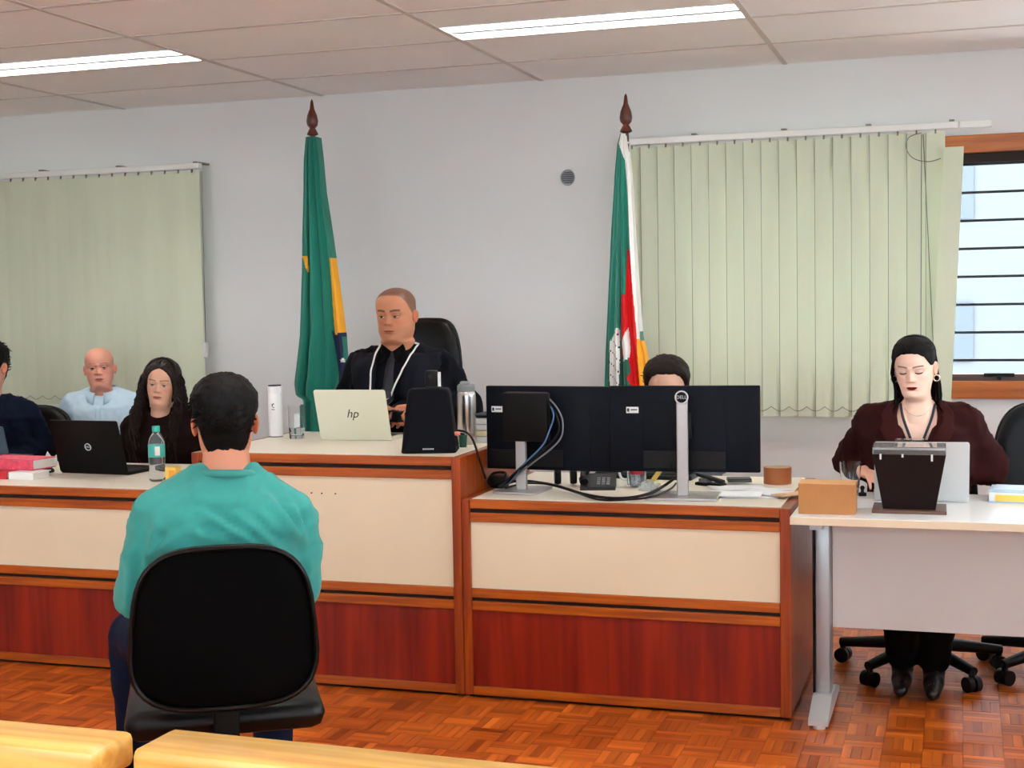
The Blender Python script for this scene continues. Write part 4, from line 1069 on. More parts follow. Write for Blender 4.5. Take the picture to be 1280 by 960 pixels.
# --- young man in teal, seen from behind
RIDGES = [((252, 640), (322, 682), .016, 5), ((300, 645), (352, 690), .012, 5), ((335, 622), (378, 680), .014, 5), ((362, 625), (385, 680), .010, 4), ((182, 700), (222, 668), .012, 5), ((196, 655), (182, 720), .010, 5), ((230, 665), (290, 676), .010, 5), ((165, 690), (160, 770), .008, 5)]
def back_folds(V, N, Mw):
    out = V.copy(); R3 = Mw.to_3x3()
    for i in range(len(V)):
        p = Mw @ Vector(V[i]); n = R3 @ Vector(N[i])
        if n.dot(Vector((0, 0, CAM_H))-p) < 0: continue
        x, y, _ = proj(p); d = 0
        for (ax, ay), (bx, by), amp, w_ in RIDGES:
            ux, uy = bx-ax, by-ay; t = max(0, min(1, ((x-ax)*ux+(y-ay)*uy)/(ux*ux+uy*uy))); q = (x-ax-t*ux)*uy-(y-ay-t*uy)*ux; L_ = math.hypot(ux, uy)
            dist = math.hypot(x-ax-t*ux, y-ay-t*uy); sd = math.copysign(dist, q); fade = math.sin(PI*min(max(t, .08), .92))
            d += amp*fade*(1.7*math.exp(-(dist/w_)**2)-1.0*math.exp(-((sd-w_*1.7)/w_)**2))
        out[i] += N[i]*d
    return out
HT_ = AY(281, 526, 3.10)
T = person('person in a teal sweatshirt with short black hair, back turned, on the black chair', HT_, rad(180+31), dict(h=.212, neck=1.2), (205, 138, 108), (170, 96, 84), (30, 22, 20), ('sweatshirt', m_teal), m_jean, seat=.47, lean=-4, head_yaw=0,
           wsc=.96, cloth_extra=.020, shoulder_drop=.045, slope=.82, cfold=.008, fsc=6, cstretch=(1, 1, 1.5), gap=.022, tilt=-3, post=back_folds, arms={-1: ((-.195, .0, .14), (-.15, -.22, .08)), 1: ((.195, .0, .14), (.15, -.22, .08))}, knees={-1: ((-.15, -.42, .53), (-.14, -.40, .09)), 1: ((.235, -.38, .52), (.225, -.40, .09))})
HLT = [(0, .86), (25, .85), (45, .80), (58, .70), (70, .56), (84, .44), (95, .58), (106, .52), (116, .40), (126, .24), (140, .12), (180, .07)]
short_hair(T, 4, .06, m_hair, HLT, 700, (.5, .5, -.1), .08)
cp = [T['U'](.073*math.cos(a), .010+.066*math.sin(a), .538+.016*math.sin(a)) for a in np.linspace(0, 2*PI, 33)[:-1]]
MB().tube(cp, .010, 8, True).build('collar_rib', fabric('teal_rib', (62, 146, 138)), T['root'], 60)
# ------------------------------------------------------------------ chairs under the people and the spare one
def behind(I, label, back=.02, side=0, **kw):
    r = I['root']; rz = r.rotation_euler.z
    o = Matrix.Rotation(rz, 3, 'Z') @ Vector((side, back, 0))
    return chair(label, (r.location.x+o.x, r.location.y+o.y, r.location.z), rz, **kw)
behind(J, 'black high backed office chair behind the robed man', side=-.04, backz=(.50, 1.225), backw=.41, topw=.8, m_back=m_vinyl, rim=m_vinyl, tilt=4, sq=4.5)
behind(Wm, 'black swivel chair on casters under the woman in burgundy', .12, backz=(.5, .9), base_rot=rad(20), seat_m=m_fab)
behind(B, 'black chair under the bald man in the blue shirt', .03, backz=(.48, .80), base_rot=rad(18))
behind(C, 'black chair under the woman with curly hair', backz=(.48, .78))
behind(Lm, 'black chair with rounded back under the man in the navy jacket', backz=(.48, .92), backw=.52, topw=.95, m_back=m_vinyl, rim=m_vinyl)
behind(K, 'black chair behind the two monitors', backz=(.48, .80))
behind(T, 'black padded chair with curved back under the person in teal', .05, .0, backz=(.49, .876), backw=.452, topw=.84, rim=m_vinyl, tilt=6, base_rot=.3, sq=3.4)
ec = AY(1275, 560, 5.55)
chair('empty dark chair with rounded back beside the blue book', (ec.x+.15, 5.5, 0), rad(10), backz=(.50, .99), backw=.44, topw=.8, m_back=m_navy, rim=m_vinyl, tilt=5)
# ------------------------------------------------------------------ laptops
m_silver = mat('laptop_silver', (226, 226, 206), .35, metal=.15); m_alu = mat('laptop_aluminium', (206, 208, 208), .35, metal=.2); m_lblack = mat('laptop_black', (6, 6, 8), .5, spec=.18)
m_key = mat('keys', (20, 21, 24), .6); m_scr = mat('screen_dark', (10, 12, 16), .15); m_logo = mat('logo_light', (205, 208, 208), .3); m_logod = mat('logo_dark', (40, 38, 34), .3)
def laptop(label, hl, hr, lidh, tilt, m_, logo=None):
    c = (hl+hr)/2; w_ = (hr-hl).length; rz = math.atan2(hr.y-hl.y, hr.x-hl.x)
    t = thing('laptop', label, 'laptop', c, rz); a = w_/2
    bs = MB().box(-a, a, 0, lidh*1.0, 0, .014, .003).build('base', m_, t)
    MB().box(-a*.88, a*.88, .02, lidh*.52, .0138, .0155, 0).build('keyboard', m_key, bs)
    MB().box(-a*.28, a*.28, lidh*.58, lidh*.94, .0138, .0146, 0).build('touchpad', m_, bs)
    R = rotm(rx=rad(tilt)); l = MB(); l.prism(rrect(-a, a, 0, lidh, .008), -.0065, 0); l.xf(R, (0, 0, .008)); lo = l.build('lid', m_, t)
    MB().box(-a+.008, a-.008, 0, .0012, .01, lidh-.008).xf(R, (0, 0, .008)).build('screen', m_scr, lo)
    if logo == 'hp':
        text_part('logo', 'hp', .052, m_logod, lo, R, R @ Vector((0, -.0068, lidh*.52))+Vector((0, 0, .008)), .35, .0004)
    if logo == 'DELL':
        rp = [R @ Vector((.0145*math.cos(q), -.007, lidh*.5+.0145*math.sin(q)))+Vector((0, 0, .008)) for q in np.linspace(0, 2*PI, 29)[:-1]]
        MB().tube(rp, .0022, 6, True).build('logo_ring', m_logo, lo, 60)
        text_part('logo', 'DELL', .0105, m_logo, lo, R, R @ Vector((0, -.0068, lidh*.5))+Vector((0, 0, .008)), 0, .0004)
    return t
laptop('open black laptop, lid towards the room, on the desk beside the water bottle', AZ(77, 591, DZ), AZ(161, 594, DZ), .235, 16, m_lblack, 'DELL')
laptop('pale silver laptop with dark logo on the tall bench in front of the robed man', AZ(402, 550, JZ), AZ(490, 551, JZ), .212, 18, m_silver, 'hp')
laptop('light grey laptop behind the dark tapered box on the white table', AZ(1093, 626, TZ), AZ(1211, 628, TZ), .20, 9, m_alu)
pr_ = AZ(13, 576, DZ); laptop('dark laptop at the picture edge behind the red books', pr_+Vector((-.33, .02, 0)), pr_, .16, 14, mat('laptop_slate', (58, 76, 94), .4))

# ------------------------------------------------------------------ monitors
m_mon = mat('monitor_back', (6, 10, 20), .55, spec=.15); m_std = mat('stand_silver', (172, 170, 170), .35, metal=.6); m_lbl = mat('asset_label', (226, 228, 228), .5); m_ink = mat('ink', (40, 42, 46), .6)
def monitor(label, pl, pr, zb, zt, stand_x, foot_y, logo, base_w=.2, sticker=.2, stick_z=.72):
    w_ = (Vector((pr.x, pr.y))-Vector((pl.x, pl.y))).length; rz = math.atan2(pr.y-pl.y, pr.x-pl.x); c = (pl+pr)/2
    t = thing('monitor', label, 'monitor', (c.x, c.y, DZ), rz, 'monitors on the clerk desk'); a = w_/2; z0, z1 = zb-DZ, zt-DZ
    p = MB().box(-a, a, -.012, .010, z0, z1, .004).build('panel', m_mon, t, 40)
    MB().box(-a+.006, a-.006, .0095, .0112, z0+.014, z1-.006).build('screen', m_scr, p)
    MB().box(-a*.55, a*.55, -.0135, -.0115, z0+.006, z0+(z1-z0)*.8, .0008).build('rear_housing', m_mon, p, 40)
    MB().box(stand_x-a*.55, stand_x+a*.55, -.0155, -.0134, z0+.012, z0+.075, .002).build('port_cover', m_black, p)
    MB().box(stand_x-.02, stand_x+.02, -.075, -.055, .008, z1-.035 if logo else z1-.1, .004).build('stand_column', m_std, t)
    MB().box(stand_x-.03, stand_x+.03, -.056, -.03, (z0+z1)/2-.03, (z0+z1)/2+.06, .004).build('stand_hinge', m_black, t)
    MB().box(stand_x-base_w/2, stand_x+base_w/2, foot_y, foot_y+.19, 0, .010, .003).build('stand_base', m_std, t)
    sx = -a+w_*sticker; sz = z0+(z1-z0)*stick_z
    MB().box(sx-.022, sx+.022, -.0152 if abs(sx) < a*.55 else -.0132, -.0118, sz-.011, sz+.011).build('asset_label', m_lbl, p)
    yy = -.0158 if abs(sx) < a*.55 else -.0138
    MB().box(sx-.019, sx-.011, yy, yy+.0005, sz-.006, sz+.006).box(sx-.006, sx+.017, yy, yy+.0005, sz-.001, sz+.003).build('label_print', m_ink, p)
    if logo:
        MB().lathe([(.0215, 0), (.0215, .004)], 28, (stand_x, -.076, z1-.036), rotm(rx=PI/2)).build('logo_disc', m_mon, t, 40)
        MB().tube([(stand_x+.0215*math.cos(q), -.08, z1-.036+.0215*math.sin(q)) for q in np.linspace(0, 2*PI, 33)[:-1]], .003, 6, True).build('logo_ring', m_logo, t, 60)
        text_part('logo', 'DELL', .0165, m_logo, t, None, (stand_x, -.0806, z1-.036), 0, .0004)
    return t
a1, b1 = AY(763, 540, 4.86), AY(950.5, 540, 4.90)
mr = monitor('black monitor with round logo on its silver stand, seen from behind, beside the tape roll', a1, b1, AY(856, 589.5, 4.88).z, AY(856, 482, 4.88).z, .0, -.14, True, .25, .155)
a2 = AY(609.5, 535, 4.94); b2 = a2+Vector((.53*math.cos(rad(-4)), .53*math.sin(rad(-4)), 0))
ml = monitor('black monitor behind a small black computer, seen from behind, beside the steel bottle', a2, b2, AY(609.5, 585, 4.94).z, AY(609.5, 482, 4.94).z, -.105, -.15, False, .165, .085)
# mini computer clamped to the left stand
q0, q1 = AY(630, 551, 4.80), AY(686, 491, 4.80)
mp = thing('mini_computer', 'small square black computer clamped to the monitor stand with cables', 'computer', ((q0.x+q1.x)/2, 4.80, q0.z), rad(-4))
hw = (q1.x-q0.x)/2; hh = q1.z-q0.z
MB().box(-hw, hw, -.02, .02, 0, hh, .005).build('case', mat('computer_black', (3, 3, 4), .6, spec=.2), mp, 40)
MB().box(-hw+.01, hw-.01, -.012, .012, hh-.001, hh+.002).build('vent_strip', m_key, mp)
MB().box(-.02, .02, .02, .030, hh*.2, hh*.7).build('clamp', m_black, mp)
m_cab = mat('cable_black', (5, 5, 6), .5, spec=.3); m_cabg = mat('cable_grey', (120, 124, 130), .45); m_cabb = mat('cable_blue', (70, 110, 150), .45)
def cable(label, px, r, m_, Y=None, Z=None, cat='cable', group='cables on the desks'):
    pts = []
    for q in px:
        x, y = q[0], q[1]; d = q[2]
        pts.append(AY(x, y, d) if d > 2 else AZ(x, y, d))
    o = pts[-1].copy(); t = MB().tube([p-o for p in crom(pts, 7)], r, 7).build('cable', m_, None, 60); t.location = o
    return tag(t, label, cat, group)
dz = DZ+.017
cable('grey cable looping from the small computer, outermost of the loops', [(685, 497, 4.81), (695, 508, 4.80), (703, 525, 4.79), (702, 545, 4.79), (690, 560, 4.79), (668, 577, 4.79), (645, 595, 4.85), (632, 606, dz)], .0030, m_cabg)
cable('grey cable looping from the small computer, inner loop', [(685, 503, 4.80), (694, 516, 4.78), (699, 535, 4.775), (690, 552, 4.775), (665, 574, 4.775), (640, 596, 4.84), (630, 607, dz)], .0030, m_cab)
cable('blue cable running down from the small computer', [(687, 505, 4.80), (692, 520, 4.765), (686, 540, 4.76), (677, 558, 4.76), (655, 580, 4.78), (640, 600, 4.86), (628, 608, dz)], .0028, m_cabb)
cable('thick black cable bundle slanting down past the silver stand', [(683, 549, 4.80), (672, 566, 4.79), (655, 582, 4.79), (640, 596, 4.86), (624, 609, dz)], .0075, m_cab)
cable('black cable lying along the front of the monitor bases', [(628, 606, dz), (650, 601, dz), (690, 606, dz), (735, 619, dz), (775, 623, dz), (808, 618, dz), (832, 606, dz+.004), (850, 592, dz+.06)], .0055, m_cab)
cable('thin black cable lying beside the keypad phone', [(632, 610, dz), (660, 604, dz), (700, 608, dz), (745, 624, dz-.012), (785, 624.5, dz), (815, 621, dz), (838, 611, dz), (845, 604, dz)], .0035, m_cab)
cable('thin black cord hanging below the monitor with the round logo', [(838, 580, 4.855), (842, 588, 4.852), (852, 593, 4.85), (862, 592, 4.852), (873, 585, 4.855)], .0025, m_cab)
cable('black power cord running from the black speaker down to the adapter', [(573, 538, 4.79), (584, 541, 4.76), (592, 552, 4.74), (601, 580, 4.76), (607, 598, 4.88)], .0042, m_cab)
ad = AZ(622, 611, DZ)
t = thing('power_adapter', 'black power adapter lump beneath the small computer cables', 'adapter', (-1.663, ad.y, DZ), 0)
MB().box(-.033, .033, 0, .06, 0, .05, .012).build('case', m_cab, t, 40)
MB().tube(crom([(-.02, -.008, .012), (.02, -.012, .03), (.034, 0, .05), (.02, .03, .058), (-.02, .02, .056), (-.033, -.004, .03), (-.02, -.008, .012)], 6), .005, 6).build('coiled_lead', m_cab, t, 60)

# ------------------------------------------------------------------ things on the clerk desk
ph = AZ(747, 613, DZ)
t = thing('keypad_phone', 'black desk telephone with keypad among the cables between the monitors', 'telephone', ph, rad(12))
MB().prism([(0, 0), (0, .012), (.15, .045), (.15, 0)], -.065, .065, 'YZ').build('body', m_key, t)
Rk = rotm(rx=math.atan2(.033, .15))
for i in range(4):
    for j in range(3):
        p = Vector((.012+j*.018, 0, 0)); b = MB().box(-.006, .006, -.006, .006, 0, .004, .001).xf(Rk, (p.x-.01, .025+i*.02, .0185+i*.0044)); b.build('key', m_cabg, t)
MB().tube(crom([(-.05, .01, .03), (-.055, .04, .05), (-.055, .11, .06), (-.05, .14, .055)], 5), [.017]*4+[.011]*7+[.017]*5, 8).build('handset', m_cab, t, 50)
hd = AZ(707, 606, DZ)
t = thing('headset', 'black headset standing on the desk between the monitor stands', 'headset', hd, rad(20))
for s_ in (-1, 1): MB().lathe([(.03, -.012), (.034, 0), (.03, .012)], 18, (s_*.03, 0, .035), rotm(ry=PI/2)).build('ear_cushion', m_cab, t, 50)
MB().tube(crom([(-.03, 0, .06), (-.02, .05, .075), (.02, .09, .06), (.05, .10, .04)], 5), .006, 7).build('headband', m_cab, t, 60)
kb = AZ(800, 600, DZ)
t = thing('keyboard', 'black computer keyboard lying behind the glass mug', 'keyboard', kb+Vector((0, .02, 0)), rad(-3))
MB().box(-.2, .2, 0, .13, 0, .018, .005).build('case', m_key, t)
for r_ in range(4): MB().box(-.19, .19, .012+r_*.029, .036+r_*.029, .018, .022, .001).build('key_row', m_cab, t)
m_cg = mat('clear_glass', (250, 252, 252), .02, trans=1, ior=1.42)
mg = AZ(796, 608, DZ)
t = thing('glass_mug', 'clear glass mug with a red badge and handle between the monitors', 'mug', mg)
MB().lathe([(.033, 0), (.036, .003), (.038, .1), (.0365, .1), (.034, .008), (.001, .007)], 26).build('body', m_cg, t, 60)
MB().tube(crom([(-.037, 0, .085), (-.062, 0, .08), (-.066, 0, .05), (-.056, 0, .028), (-.036, 0, .025)], 5), .005, 8).build('handle', mat('mug_handle', (235, 235, 232), .2), t, 60)
MB().add([(.0386*math.sin(a), -.0386*math.cos(a), z) for z in (.05, .095) for a in np.linspace(-.5, .9, 9)], [(i, i+1, i+10, i+9) for i in range(8)]).build('badge', mat('badge_red', (190, 20, 30), .4), t)
cr = AZ(806, 613, DZ); rr = random.Random(2); m_ = MB()
vs = []
for i in range(7):
    for k in range(10):
        a = 2*PI*k/10; tt_ = PI/2*i/6; r_ = .042*math.cos(tt_)*rr.uniform(.7, 1.15); vs.append((r_*math.cos(a), r_*.7*math.sin(a), .035*math.sin(tt_)*rr.uniform(.7, 1.2)))
m_.add(vs, [(i*10+k, i*10+(k+1) % 10, (i+1)*10+(k+1) % 10, (i+1)*10+k) for i in range(6) for k in range(10)])
o = m_.build('plastic_wrapper', mat('clear_film', (226, 230, 230), .12, trans=.55, ior=1.2)); o.location = cr+Vector((.015, -.0, .0)); tag(o, 'crumpled clear plastic wrapper lying beside the glass mug', 'wrapper')
nt = AZ(820, 606, DZ)
t = thing('sticky_notes', 'small yellow note leaning on a pale pad between the monitors', 'notes', nt, rad(-10))
MB().box(-.02, .02, .0, .03, 0, .008).build('pad', mat('note_pad', (236, 230, 190), .7), t)
MB().box(-.009, .009, -.002, 0, 0, .075).xf(rotm(ry=rad(38)), (-.02, -.001, .006)).build('yellow_note', mat('note_yellow', (250, 216, 110), .7), t)
st_ = AZ(884, 608, DZ)
t = thing('hole_punch', 'black desk punch with grey lever beside the monitor stand', 'punch', st_, rad(-28))
MB().box(-.06, .06, 0, .045, 0, .012, .004).build('base', m_cab, t); MB().box(-.065, .06, .008, .036, .022, .036, .006, R=rotm(ry=rad(10))).build('lever', m_key, t, 40)
MB().box(-.045, -.005, .004, .04, .011, .026, .003).build('body', m_cabg, t)
wl = AZ(925, 606, DZ); t = thing('wallet', 'dark grey wallet lying on the papers beside the monitor', 'wallet', wl+Vector((0, 0, .009)), rad(14))
MB().box(-.045, .045, 0, .07, 0, .008, .003).build('flap', mat('wallet_grey', (72, 72, 76), .5), t, 40); MB().box(-.044, .044, .001, .069, .008, .013, .002).build('cover', mat('wallet_dark', (58, 58, 62), .5), t, 40)
rr = random.Random(8); m_paper = mat('paper', (240, 243, 245), .7)
for i, (x, y, a) in enumerate(((945, 622, 8), (955, 616, -12), (930, 613, 20), (965, 619, -25), (925, 622, 3))):
    p = AZ(x, y, DZ); t = MB(); vs = []
    for u in range(6):
        for v in range(6): vs.append(((u/5-.5)*.20, (v/5-.5)*.14, .0015*i+.004*max(0, noise.noise(Vector((u*.4+i*3, v*.4, i))))))
    t.add(vs, [(u*6+v, u*6+v+1, u*6+v+7, u*6+v+6) for u in range(5) for v in range(5)])
    o = t.build('paper_sheet', m_paper, None, 60); o.location = (p.x-.03, p.y+.04, DZ+.001); o.rotation_euler = (0, 0, rad(a)); md = o.modifiers.new('t', 'SOLIDIFY'); md.thickness = .0006; md.offset = 1
    tag(o, 'white paper sheet in the loose pile at the corner of the clerk desk', 'paper', 'loose papers on the clerk desk')
tp = AZ(972, 604, DZ)
t = thing('tape_roll', 'roll of brown packing tape standing flat on the clerk desk corner', 'tape', tp)
MB().lathe([(.052, 0), (.052, .062), (.041, .062), (.041, 0)], 36, cap=False).build('tape', mat('tape_brown', (176, 104, 58), .3), t, 40)
MB().lathe([(.0408, .0), (.0408, .0635), (.038, .0635), (.038, 0)], 36, cap=False).build('core', mat('tape_core', (214, 190, 158), .7), t, 40)
ev = AZ(984, 624, DZ)
t = thing('kraft_envelope', 'tan paper envelope hanging over the edge between desk and white table', 'envelope', (ev.x-.035, ev.y, DZ+.003), rad(52))
MB().box(0, .20, -.03, .03, .006, .010).build('body', mat('kraft', (206, 168, 132), .7), t); MB().prism([(0, -.028), (0, .028), (.05, 0)], .0102, .0112, 'XY').build('flap', mat('kraft_flap', (190, 150, 112), .7), t)

# ------------------------------------------------------------------ things on the tall bench
p = AZ(345, 546, JZ)
t = thing('thermos', 'white thermos flask with dark rim standing at the left corner of the tall bench', 'flask', p)
MB().lathe([(.028, .004), (.0295, .006), (.0295, .182), (.029, .185)], 28).build('body', mat('flask_white', (240, 242, 242), .3), t, 50)
MB().lathe([(.0305, .186), (.0305, .212), (.028, .214)], 28).build('cap', mat('flask_cap', (236, 238, 238), .35), t, 50)
MB().lathe([(.0275, .2135), (.0275, .218)], 28).build('cap_rim', m_cab, t, 50); MB().lathe([(.0288, 0), (.0288, .0045)], 28).build('base_ring', m_cabg, t, 50)
for (x, z, w_, hh_) in ((.002, .135, .004, .012), (.008, .14, .003, .006), (.007, .126, .008, .003), (.001, .118, .003, .004), (.008, .117, .006, .003)):
    MB().box(x-w_/2, x+w_/2, -.0302, -.028, z-hh_/2, z+hh_/2).build('emblem', m_ink, t)
m_water = mat('water', (244, 250, 250), .0, trans=1, ior=1.33)
def tumbler(label, p, r0, r1, h_, water):
    t = thing('drinking_glass', label, 'glass', p)
    n = 30; pr = [(r0, 0), (r0*1.02, .004)]+[(r0+(r1-r0)*math.sin(q*PI/2), .004+(h_-.004)*q) for q in np.linspace(.1, 1, 9)]
    inn = [(r-.0016, z) for r, z in pr[2:]][::-1]+[(r0*.9, .012), (.001, .011)]
    MB().lathe(pr+inn, n).build('bowl', m_cg, t, 60)
    if water: MB().lathe([(r0*.9, .0125), (r0+(r1-r0)*.45-.002, water*.55), (r0+(r1-r0)*.62-.0022, water), (.001, water)], n).build('water', m_water, t, 60)
    return t
tumbler('clear drinking glass with a little water beside the white thermos flask', AZ(371, 548, JZ), .029, .037, .138, .045)
p = AZ(584, 555, JZ)
t = thing('steel_bottle', 'brushed steel water bottle with grey cap beside the black speaker', 'bottle', p)
m_bst = mat('brushed_steel', (190, 188, 186), .25, metal=1)
MB().lathe([(.034, 0), (.0365, .004), (.0365, .185), (.035, .2), (.031, .207)], 32).build('body', m_bst, t, 50)
MB().lathe([(.0335, .206), (.0345, .209), (.0345, .226), (.03, .23)], 28).build('cap', mat('cap_grey', (130, 136, 138), .5), t, 50)
MB().box(-.022, .014, -.014, .014, .228, .244, .005).build('spout_cover', MC['cap_grey'], t, 50); MB().box(-.03, .036, -.012, .012, .229, .233, .002).build('cap_hinge', MC['cap_grey'], t)
p = AZ(538, 567, JZ)
t = thing('speaker', 'black tapered desktop loudspeaker at the front corner of the tall bench', 'speaker', p+Vector((-.008, .0, 0)), rad(15))
m_spk = mat('speaker_black', (5, 7, 15), .6, bump=.3, bscale=900, spec=.12)
b = MB(); secs = [(0, .099, .0, .15), (.004, .102, -.002, .152), (.02, .100, 0, .15), (.22, .077, .02, .13), (.232, .072, .026, .125), (.235, .066, .03, .12)]
vs = []
for z, a, y0, y1 in secs: vs += [(x, y, z) for x, y in [(q[0], (y0+y1)/2+q[1]) for q in rrect(-a, a, -(y1-y0)/2, (y1-y0)/2, .02, 4)]]
n = 20; N_ = len(vs)//len(secs)
b.add(vs, [(i*N_+k, i*N_+(k+1) % N_, (i+1)*N_+(k+1) % N_, (i+1)*N_+k) for i in range(len(secs)-1) for k in range(N_)]+[tuple(range(N_))[::-1], tuple(range((len(secs)-1)*N_, len(secs)*N_))])
b.build('cabinet', m_spk, t, 40)
for k in range(7): MB().box(-.02+k*.006, -.016+k*.006, -.0045, .001, .0145, .019).build('maker_mark', m_logo, t)
MB().box(.088, .1, .03, .06, .045, .06, .004).build('knob', m_black, t)
wc = thing('web_camera', 'black web camera with white side strip standing on the loudspeaker', 'camera', p+Vector((-.01, .065, .2355)), rad(6))
MB().box(-.028, .02, -.012, .02, .006, .066, .008).build('body', m_cab, wc, 40); MB().box(-.026, .03, -.01, .022, 0, .008, .002).build('foot', m_key, wc)
MB().box(.021, .032, -.010, -.002, .006, .060, .002).build('white_strip', m_rail, wc); MB().lathe([(.009, 0), (.009, .002)], 16, (-.004, -.0125, .045), rotm(rx=PI/2)).build('lens', m_scr, wc, 40)
p = AZ(577, 560, JZ); o = thing('green_cup', 'small dark green cup half hidden behind the loudspeaker', 'cup', p+Vector((-.005, .03, 0)))
MB().lathe([(.014, 0), (.017, .045), (.0155, .045), (.013, .003), (.001, .003)], 18).build('body', mat('cup_green', (20, 78, 60), .4), o, 50); MB().lathe([(.0172, .044), (.0178, .048), (.016, .048)], 18).build('rim', mat('cup_rim', (34, 96, 76), .4), o, 50)
pg = AY(571, 542, 4.80); o = thing('coral_plug', 'coral pink plug lying on the cord beside the loudspeaker', 'plug', (pg.x, pg.y, pg.z))
MB().ell((0, 0, 0), (.017, .009, .008), 14, 8).build('body', mat('plug_coral', (226, 130, 112), .45), o, 60); MB().cyl((.014, 0, 0), (.03, 0, -.002), .004).build('sleeve', m_cab, o, 60)
p = AZ(606, 556, JZ); o = thing('document_stack', 'stack of white files under a black folder behind the steel bottle', 'documents', (-1.775, 5.22, JZ), rad(-4))
for k in range(4): MB().box(-.10, .045, -.08, .14, k*.024, k*.024+.021, .002).build('file', m_paper if k != 1 else mat('paper_cream', (236, 226, 190), .7), o)
MB().box(-.08, .05, -.07, .12, .096, .106, .003).build('folder', m_cab, o)

# ------------------------------------------------------------------ things on the left desk
p = AZ(197, 601, DZ)
t = thing('water_bottle', 'clear plastic water bottle with green cap and label on the left desk', 'bottle', p)
m_pet = mat('pet_plastic', (240, 246, 248), .05, trans=.92, ior=1.15)
MB().lathe([(.029, 0), (.033, .006), (.033, .03), (.031, .036), (.033, .042), (.031, .05), (.033, .058), (.031, .066), (.033, .075), (.033, .15), (.03, .168), (.018, .192), (.0135, .197), (.0135, .205)], 30).build('body', m_pet, t, 60)
MB().lathe([(.0335, .098), (.0335, .148)], 30, cap=False).build('paper_label', mat('label_green', (70, 184, 172), .5), t, 60)
MB().add([(.0338*math.sin(a), -.0338*math.cos(a), z) for z in (.106, .142) for a in np.linspace(.35, .95, 6)], [(i, i+1, i+7, i+6) for i in range(5)]).build('label_mark', m_rail, t)
MB().lathe([(.0155, .2), (.0155, .221), (.0145, .223)], 22).build('cap', mat('cap_green', (40, 176, 160), .4), t, 50)
p = AZ(210, 604, DZ)
t = thing('yellow_carton', 'small yellow carton with orange panel on a dark tray by the water bottle', 'carton', p+Vector((.004, .012, 0)), rad(-6))
MB().box(-.035, .035, -.012, .045, 0, .004, .001).build('tray', m_cabg, t); MB().box(-.027, .027, 0, .035, .004, .062, .004).build('box', mat('carton_yellow', (252, 206, 100), .6), t, 40); MB().box(-.006, .022, -.0012, 0, .014, .05).build('orange_panel', mat('carton_orange', (244, 166, 62), .6), t)
def book(label, c, w_, d, h_, rz, cov, pg=(238, 232, 222)):
    t = thing('book', label, 'book', c, rz, 'books on the left desk')
    MB().box(-w_/2, w_/2, 0, d, 0, .004, .001).box(-w_/2, w_/2, 0, d, h_-.004, h_, .001).box(-w_/2, w_/2, -.003, .002, .0, h_, .001).build('cover', cov, t)
    MB().box(-w_/2+.004, w_/2-.006, .003, d-.006, .004, h_-.004).build('pages', mat('pages', pg, .8), t); return t
mr_ = mat('book_red', (206, 40, 52), .5, var=.3, vscale=40); mp_ = mat('book_pink', (232, 84, 108), .5, var=.25, vscale=45); mw_ = mat('book_white', (238, 238, 236), .6)
p = AZ(42, 600, DZ); book('white paperback at the front of the pile beside the mouse', (p.x-.06, p.y-.0, DZ), .125, .11, .030, rad(-3), mw_)
book('thin red book beside the white paperback under the thick pink one', (p.x-.19, p.y+.0, DZ), .125, .12, .030, rad(-2), mr_)
p = AZ(44, 588, DZ+.03); book('thick pink and red book lying on top of the smaller books', (p.x-.14, p.y+.0, DZ+.0305), .28, .14, .045, rad(-5), mp_)
p = AZ(54, 591, DZ); t = thing('computer_mouse', 'black computer mouse between the books and black laptop', 'mouse', p+Vector((0, .0, 0)), rad(60))
ms = MB().ell((0, 0, .006), (.05, .03, .022), 18, 10); ms.v = [(x, y, max(z, 0)) for x, y, z in ms.v]; ms.build('shell', m_key, t, 60); MB().box(-.05, -.012, -.0012, .0012, .022, .028).build('button_gap', m_cab, t)
p = AZ(60, 582, DZ); o = MB().add([(0, 0, .065), (-.03, -.01, 0), (.035, -.012, 0), (.03, .03, 0), (-.02, .03, 0), (.012, -.012, .02), (.04, .01, .05)], [(0, 1, 5), (0, 5, 2), (0, 2, 3), (0, 3, 4), (0, 4, 1), (1, 2, 5), (6, 2, 3), (6, 5, 2), (1, 4, 3, 2)]).build('paper_tissue', m_paper); o.location = p
tag(o, 'crumpled white tissue behind the computer mouse', 'tissue')

# ------------------------------------------------------------------ things on the white table
b0, b1_ = AZ(998, 642, TZ), AZ(1069, 644, TZ)
t = thing('cardboard_box', 'small brown cardboard box with a slot on top at the table corner', 'box', (b0+b1_)/2, math.atan2(b1_.y-b0.y, b1_.x-b0.x)); w_ = (b1_-b0).length/2
m_card = mat('cardboard', (176, 120, 70), .75, var=.06, vscale=20); hb = .097
MB().box(-w_, w_, 0, .105, 0, hb, .0015).build('carton', m_card, t)
for s_ in (0, 1): MB().box(-w_+.001, w_-.001, .001+s_*.0535, .0505+s_*.0535, hb, hb+.0018).build('flap', mat('cardboard_light', (206, 156, 104), .75), t)
MB().box(-w_*.45, w_*.45, .0506, .0543, hb+.0003, hb+.0012).build('slot', m_dark, t)
c0, c1 = AZ(1105, 640, TZ), AZ(1168, 643, TZ); c = (c0+c1)/2
t = thing('ballot_box', 'dark tapered box with clear lid on a brown base in front of the grey laptop', 'box', (c.x, c.y+.01, TZ), rad(1))
m_urn = mat('urn_dark', (20, 5, 5), .5, spec=.15); m_acr = mat('acrylic', (245, 246, 246), .03, trans=.95, ior=1.2)
MB().box(-.115, .115, -.03, .14, 0, .011, .002).build('base', mat('urn_base', (96, 66, 52), .4), t)
b = MB(); vs = []
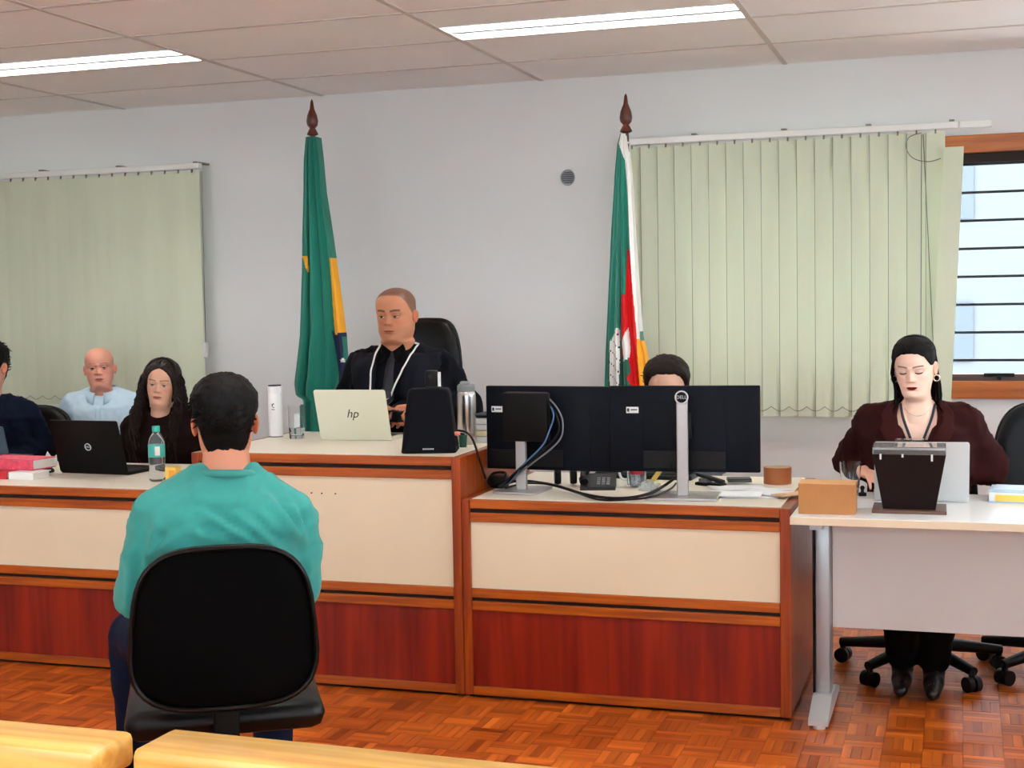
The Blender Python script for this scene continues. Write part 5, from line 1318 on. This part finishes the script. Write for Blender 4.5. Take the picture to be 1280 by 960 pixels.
for z, a, y0, y1 in ((.011, .081, 0, .10), (.188, .113, -.012, .125)): vs += [(-a, y0, z), (a, y0, z), (a, y1, z), (-a, y1, z)]
b.add(vs, [(0, 1, 2, 3), (4, 5, 6, 7), (0, 1, 5, 4), (1, 2, 6, 5), (2, 3, 7, 6), (3, 0, 4, 7)]).build('body', m_urn, t)
ac = MB().box(-.113, .113, -.012, -.009, .1882, .21).box(-.113, .113, .122, .125, .1882, .21).box(-.113, -.110, -.009, .122, .1882, .21).box(.110, .113, -.009, .122, .1882, .21).box(-.113, .113, -.012, .125, .2102, .213).build('clear_lid', m_acr, t)
MB().box(-.045, .045, .04, .07, .2132, .232).build('slot_guide', m_acr, ac)
for x, l in ((-.088, .018), (-.02, .011), (.07, .022)): MB().box(x-.003, x+.003, -.0135, -.0122, .19-l, .19).build('clip', m_rail, t)
tumbler('clear tumbler standing beside the cardboard box and the woman\'s hand', AZ(1063, 619, TZ), .026, .037, .118, 0)
p = AZ(1078, 620, TZ); t = thing('rubber_stamp', 'small black rubber stamp between the tumbler and the dark box', 'stamp', p, rad(15))
MB().box(-.013, .013, -.008, .008, 0, .012, .002).build('pad', m_cab, t); MB().lathe([(.007, .012), (.005, .02), (.009, .03), (.004, .036)], 14).build('grip', m_cab, t, 50)
p = AZ(1085, 634, TZ); o = MB().box(-.07, .04, -.05, .05, 0, .0025, .0008).build('paper_pad', m_paper); o.location = p+Vector((0, .02, 0)); o.rotation_euler = (0, 0, rad(10)); tag(o, 'thin white paper pad between the cardboard box and the dark tapered box', 'paper')
p = AZ(1258, 629, TZ); t = thing('blue_book', 'pale blue covered books with yellow spine label in front of the empty chair', 'book', p+Vector((.04, 0, 0)), rad(-6))
mbl = mat('book_blue', (176, 206, 226), .5, var=.1, vscale=30)
MB().box(-.10, .13, 0, .17, 0, .004, .001).box(-.10, .13, 0, .17, .034, .038, .001).build('cover', mbl, t); MB().box(-.095, .125, .004, .165, .004, .034).build('pages', m_paper, t)
MB().box(-.075, .1, -.002, .004, .006, .026).build('yellow_label', mat('label_yellow', (248, 206, 90), .6), t); MB().box(-.085, .12, .02, .15, .0382, .042).build('leaflet', mat('leaflet', (196, 216, 230), .5), t)
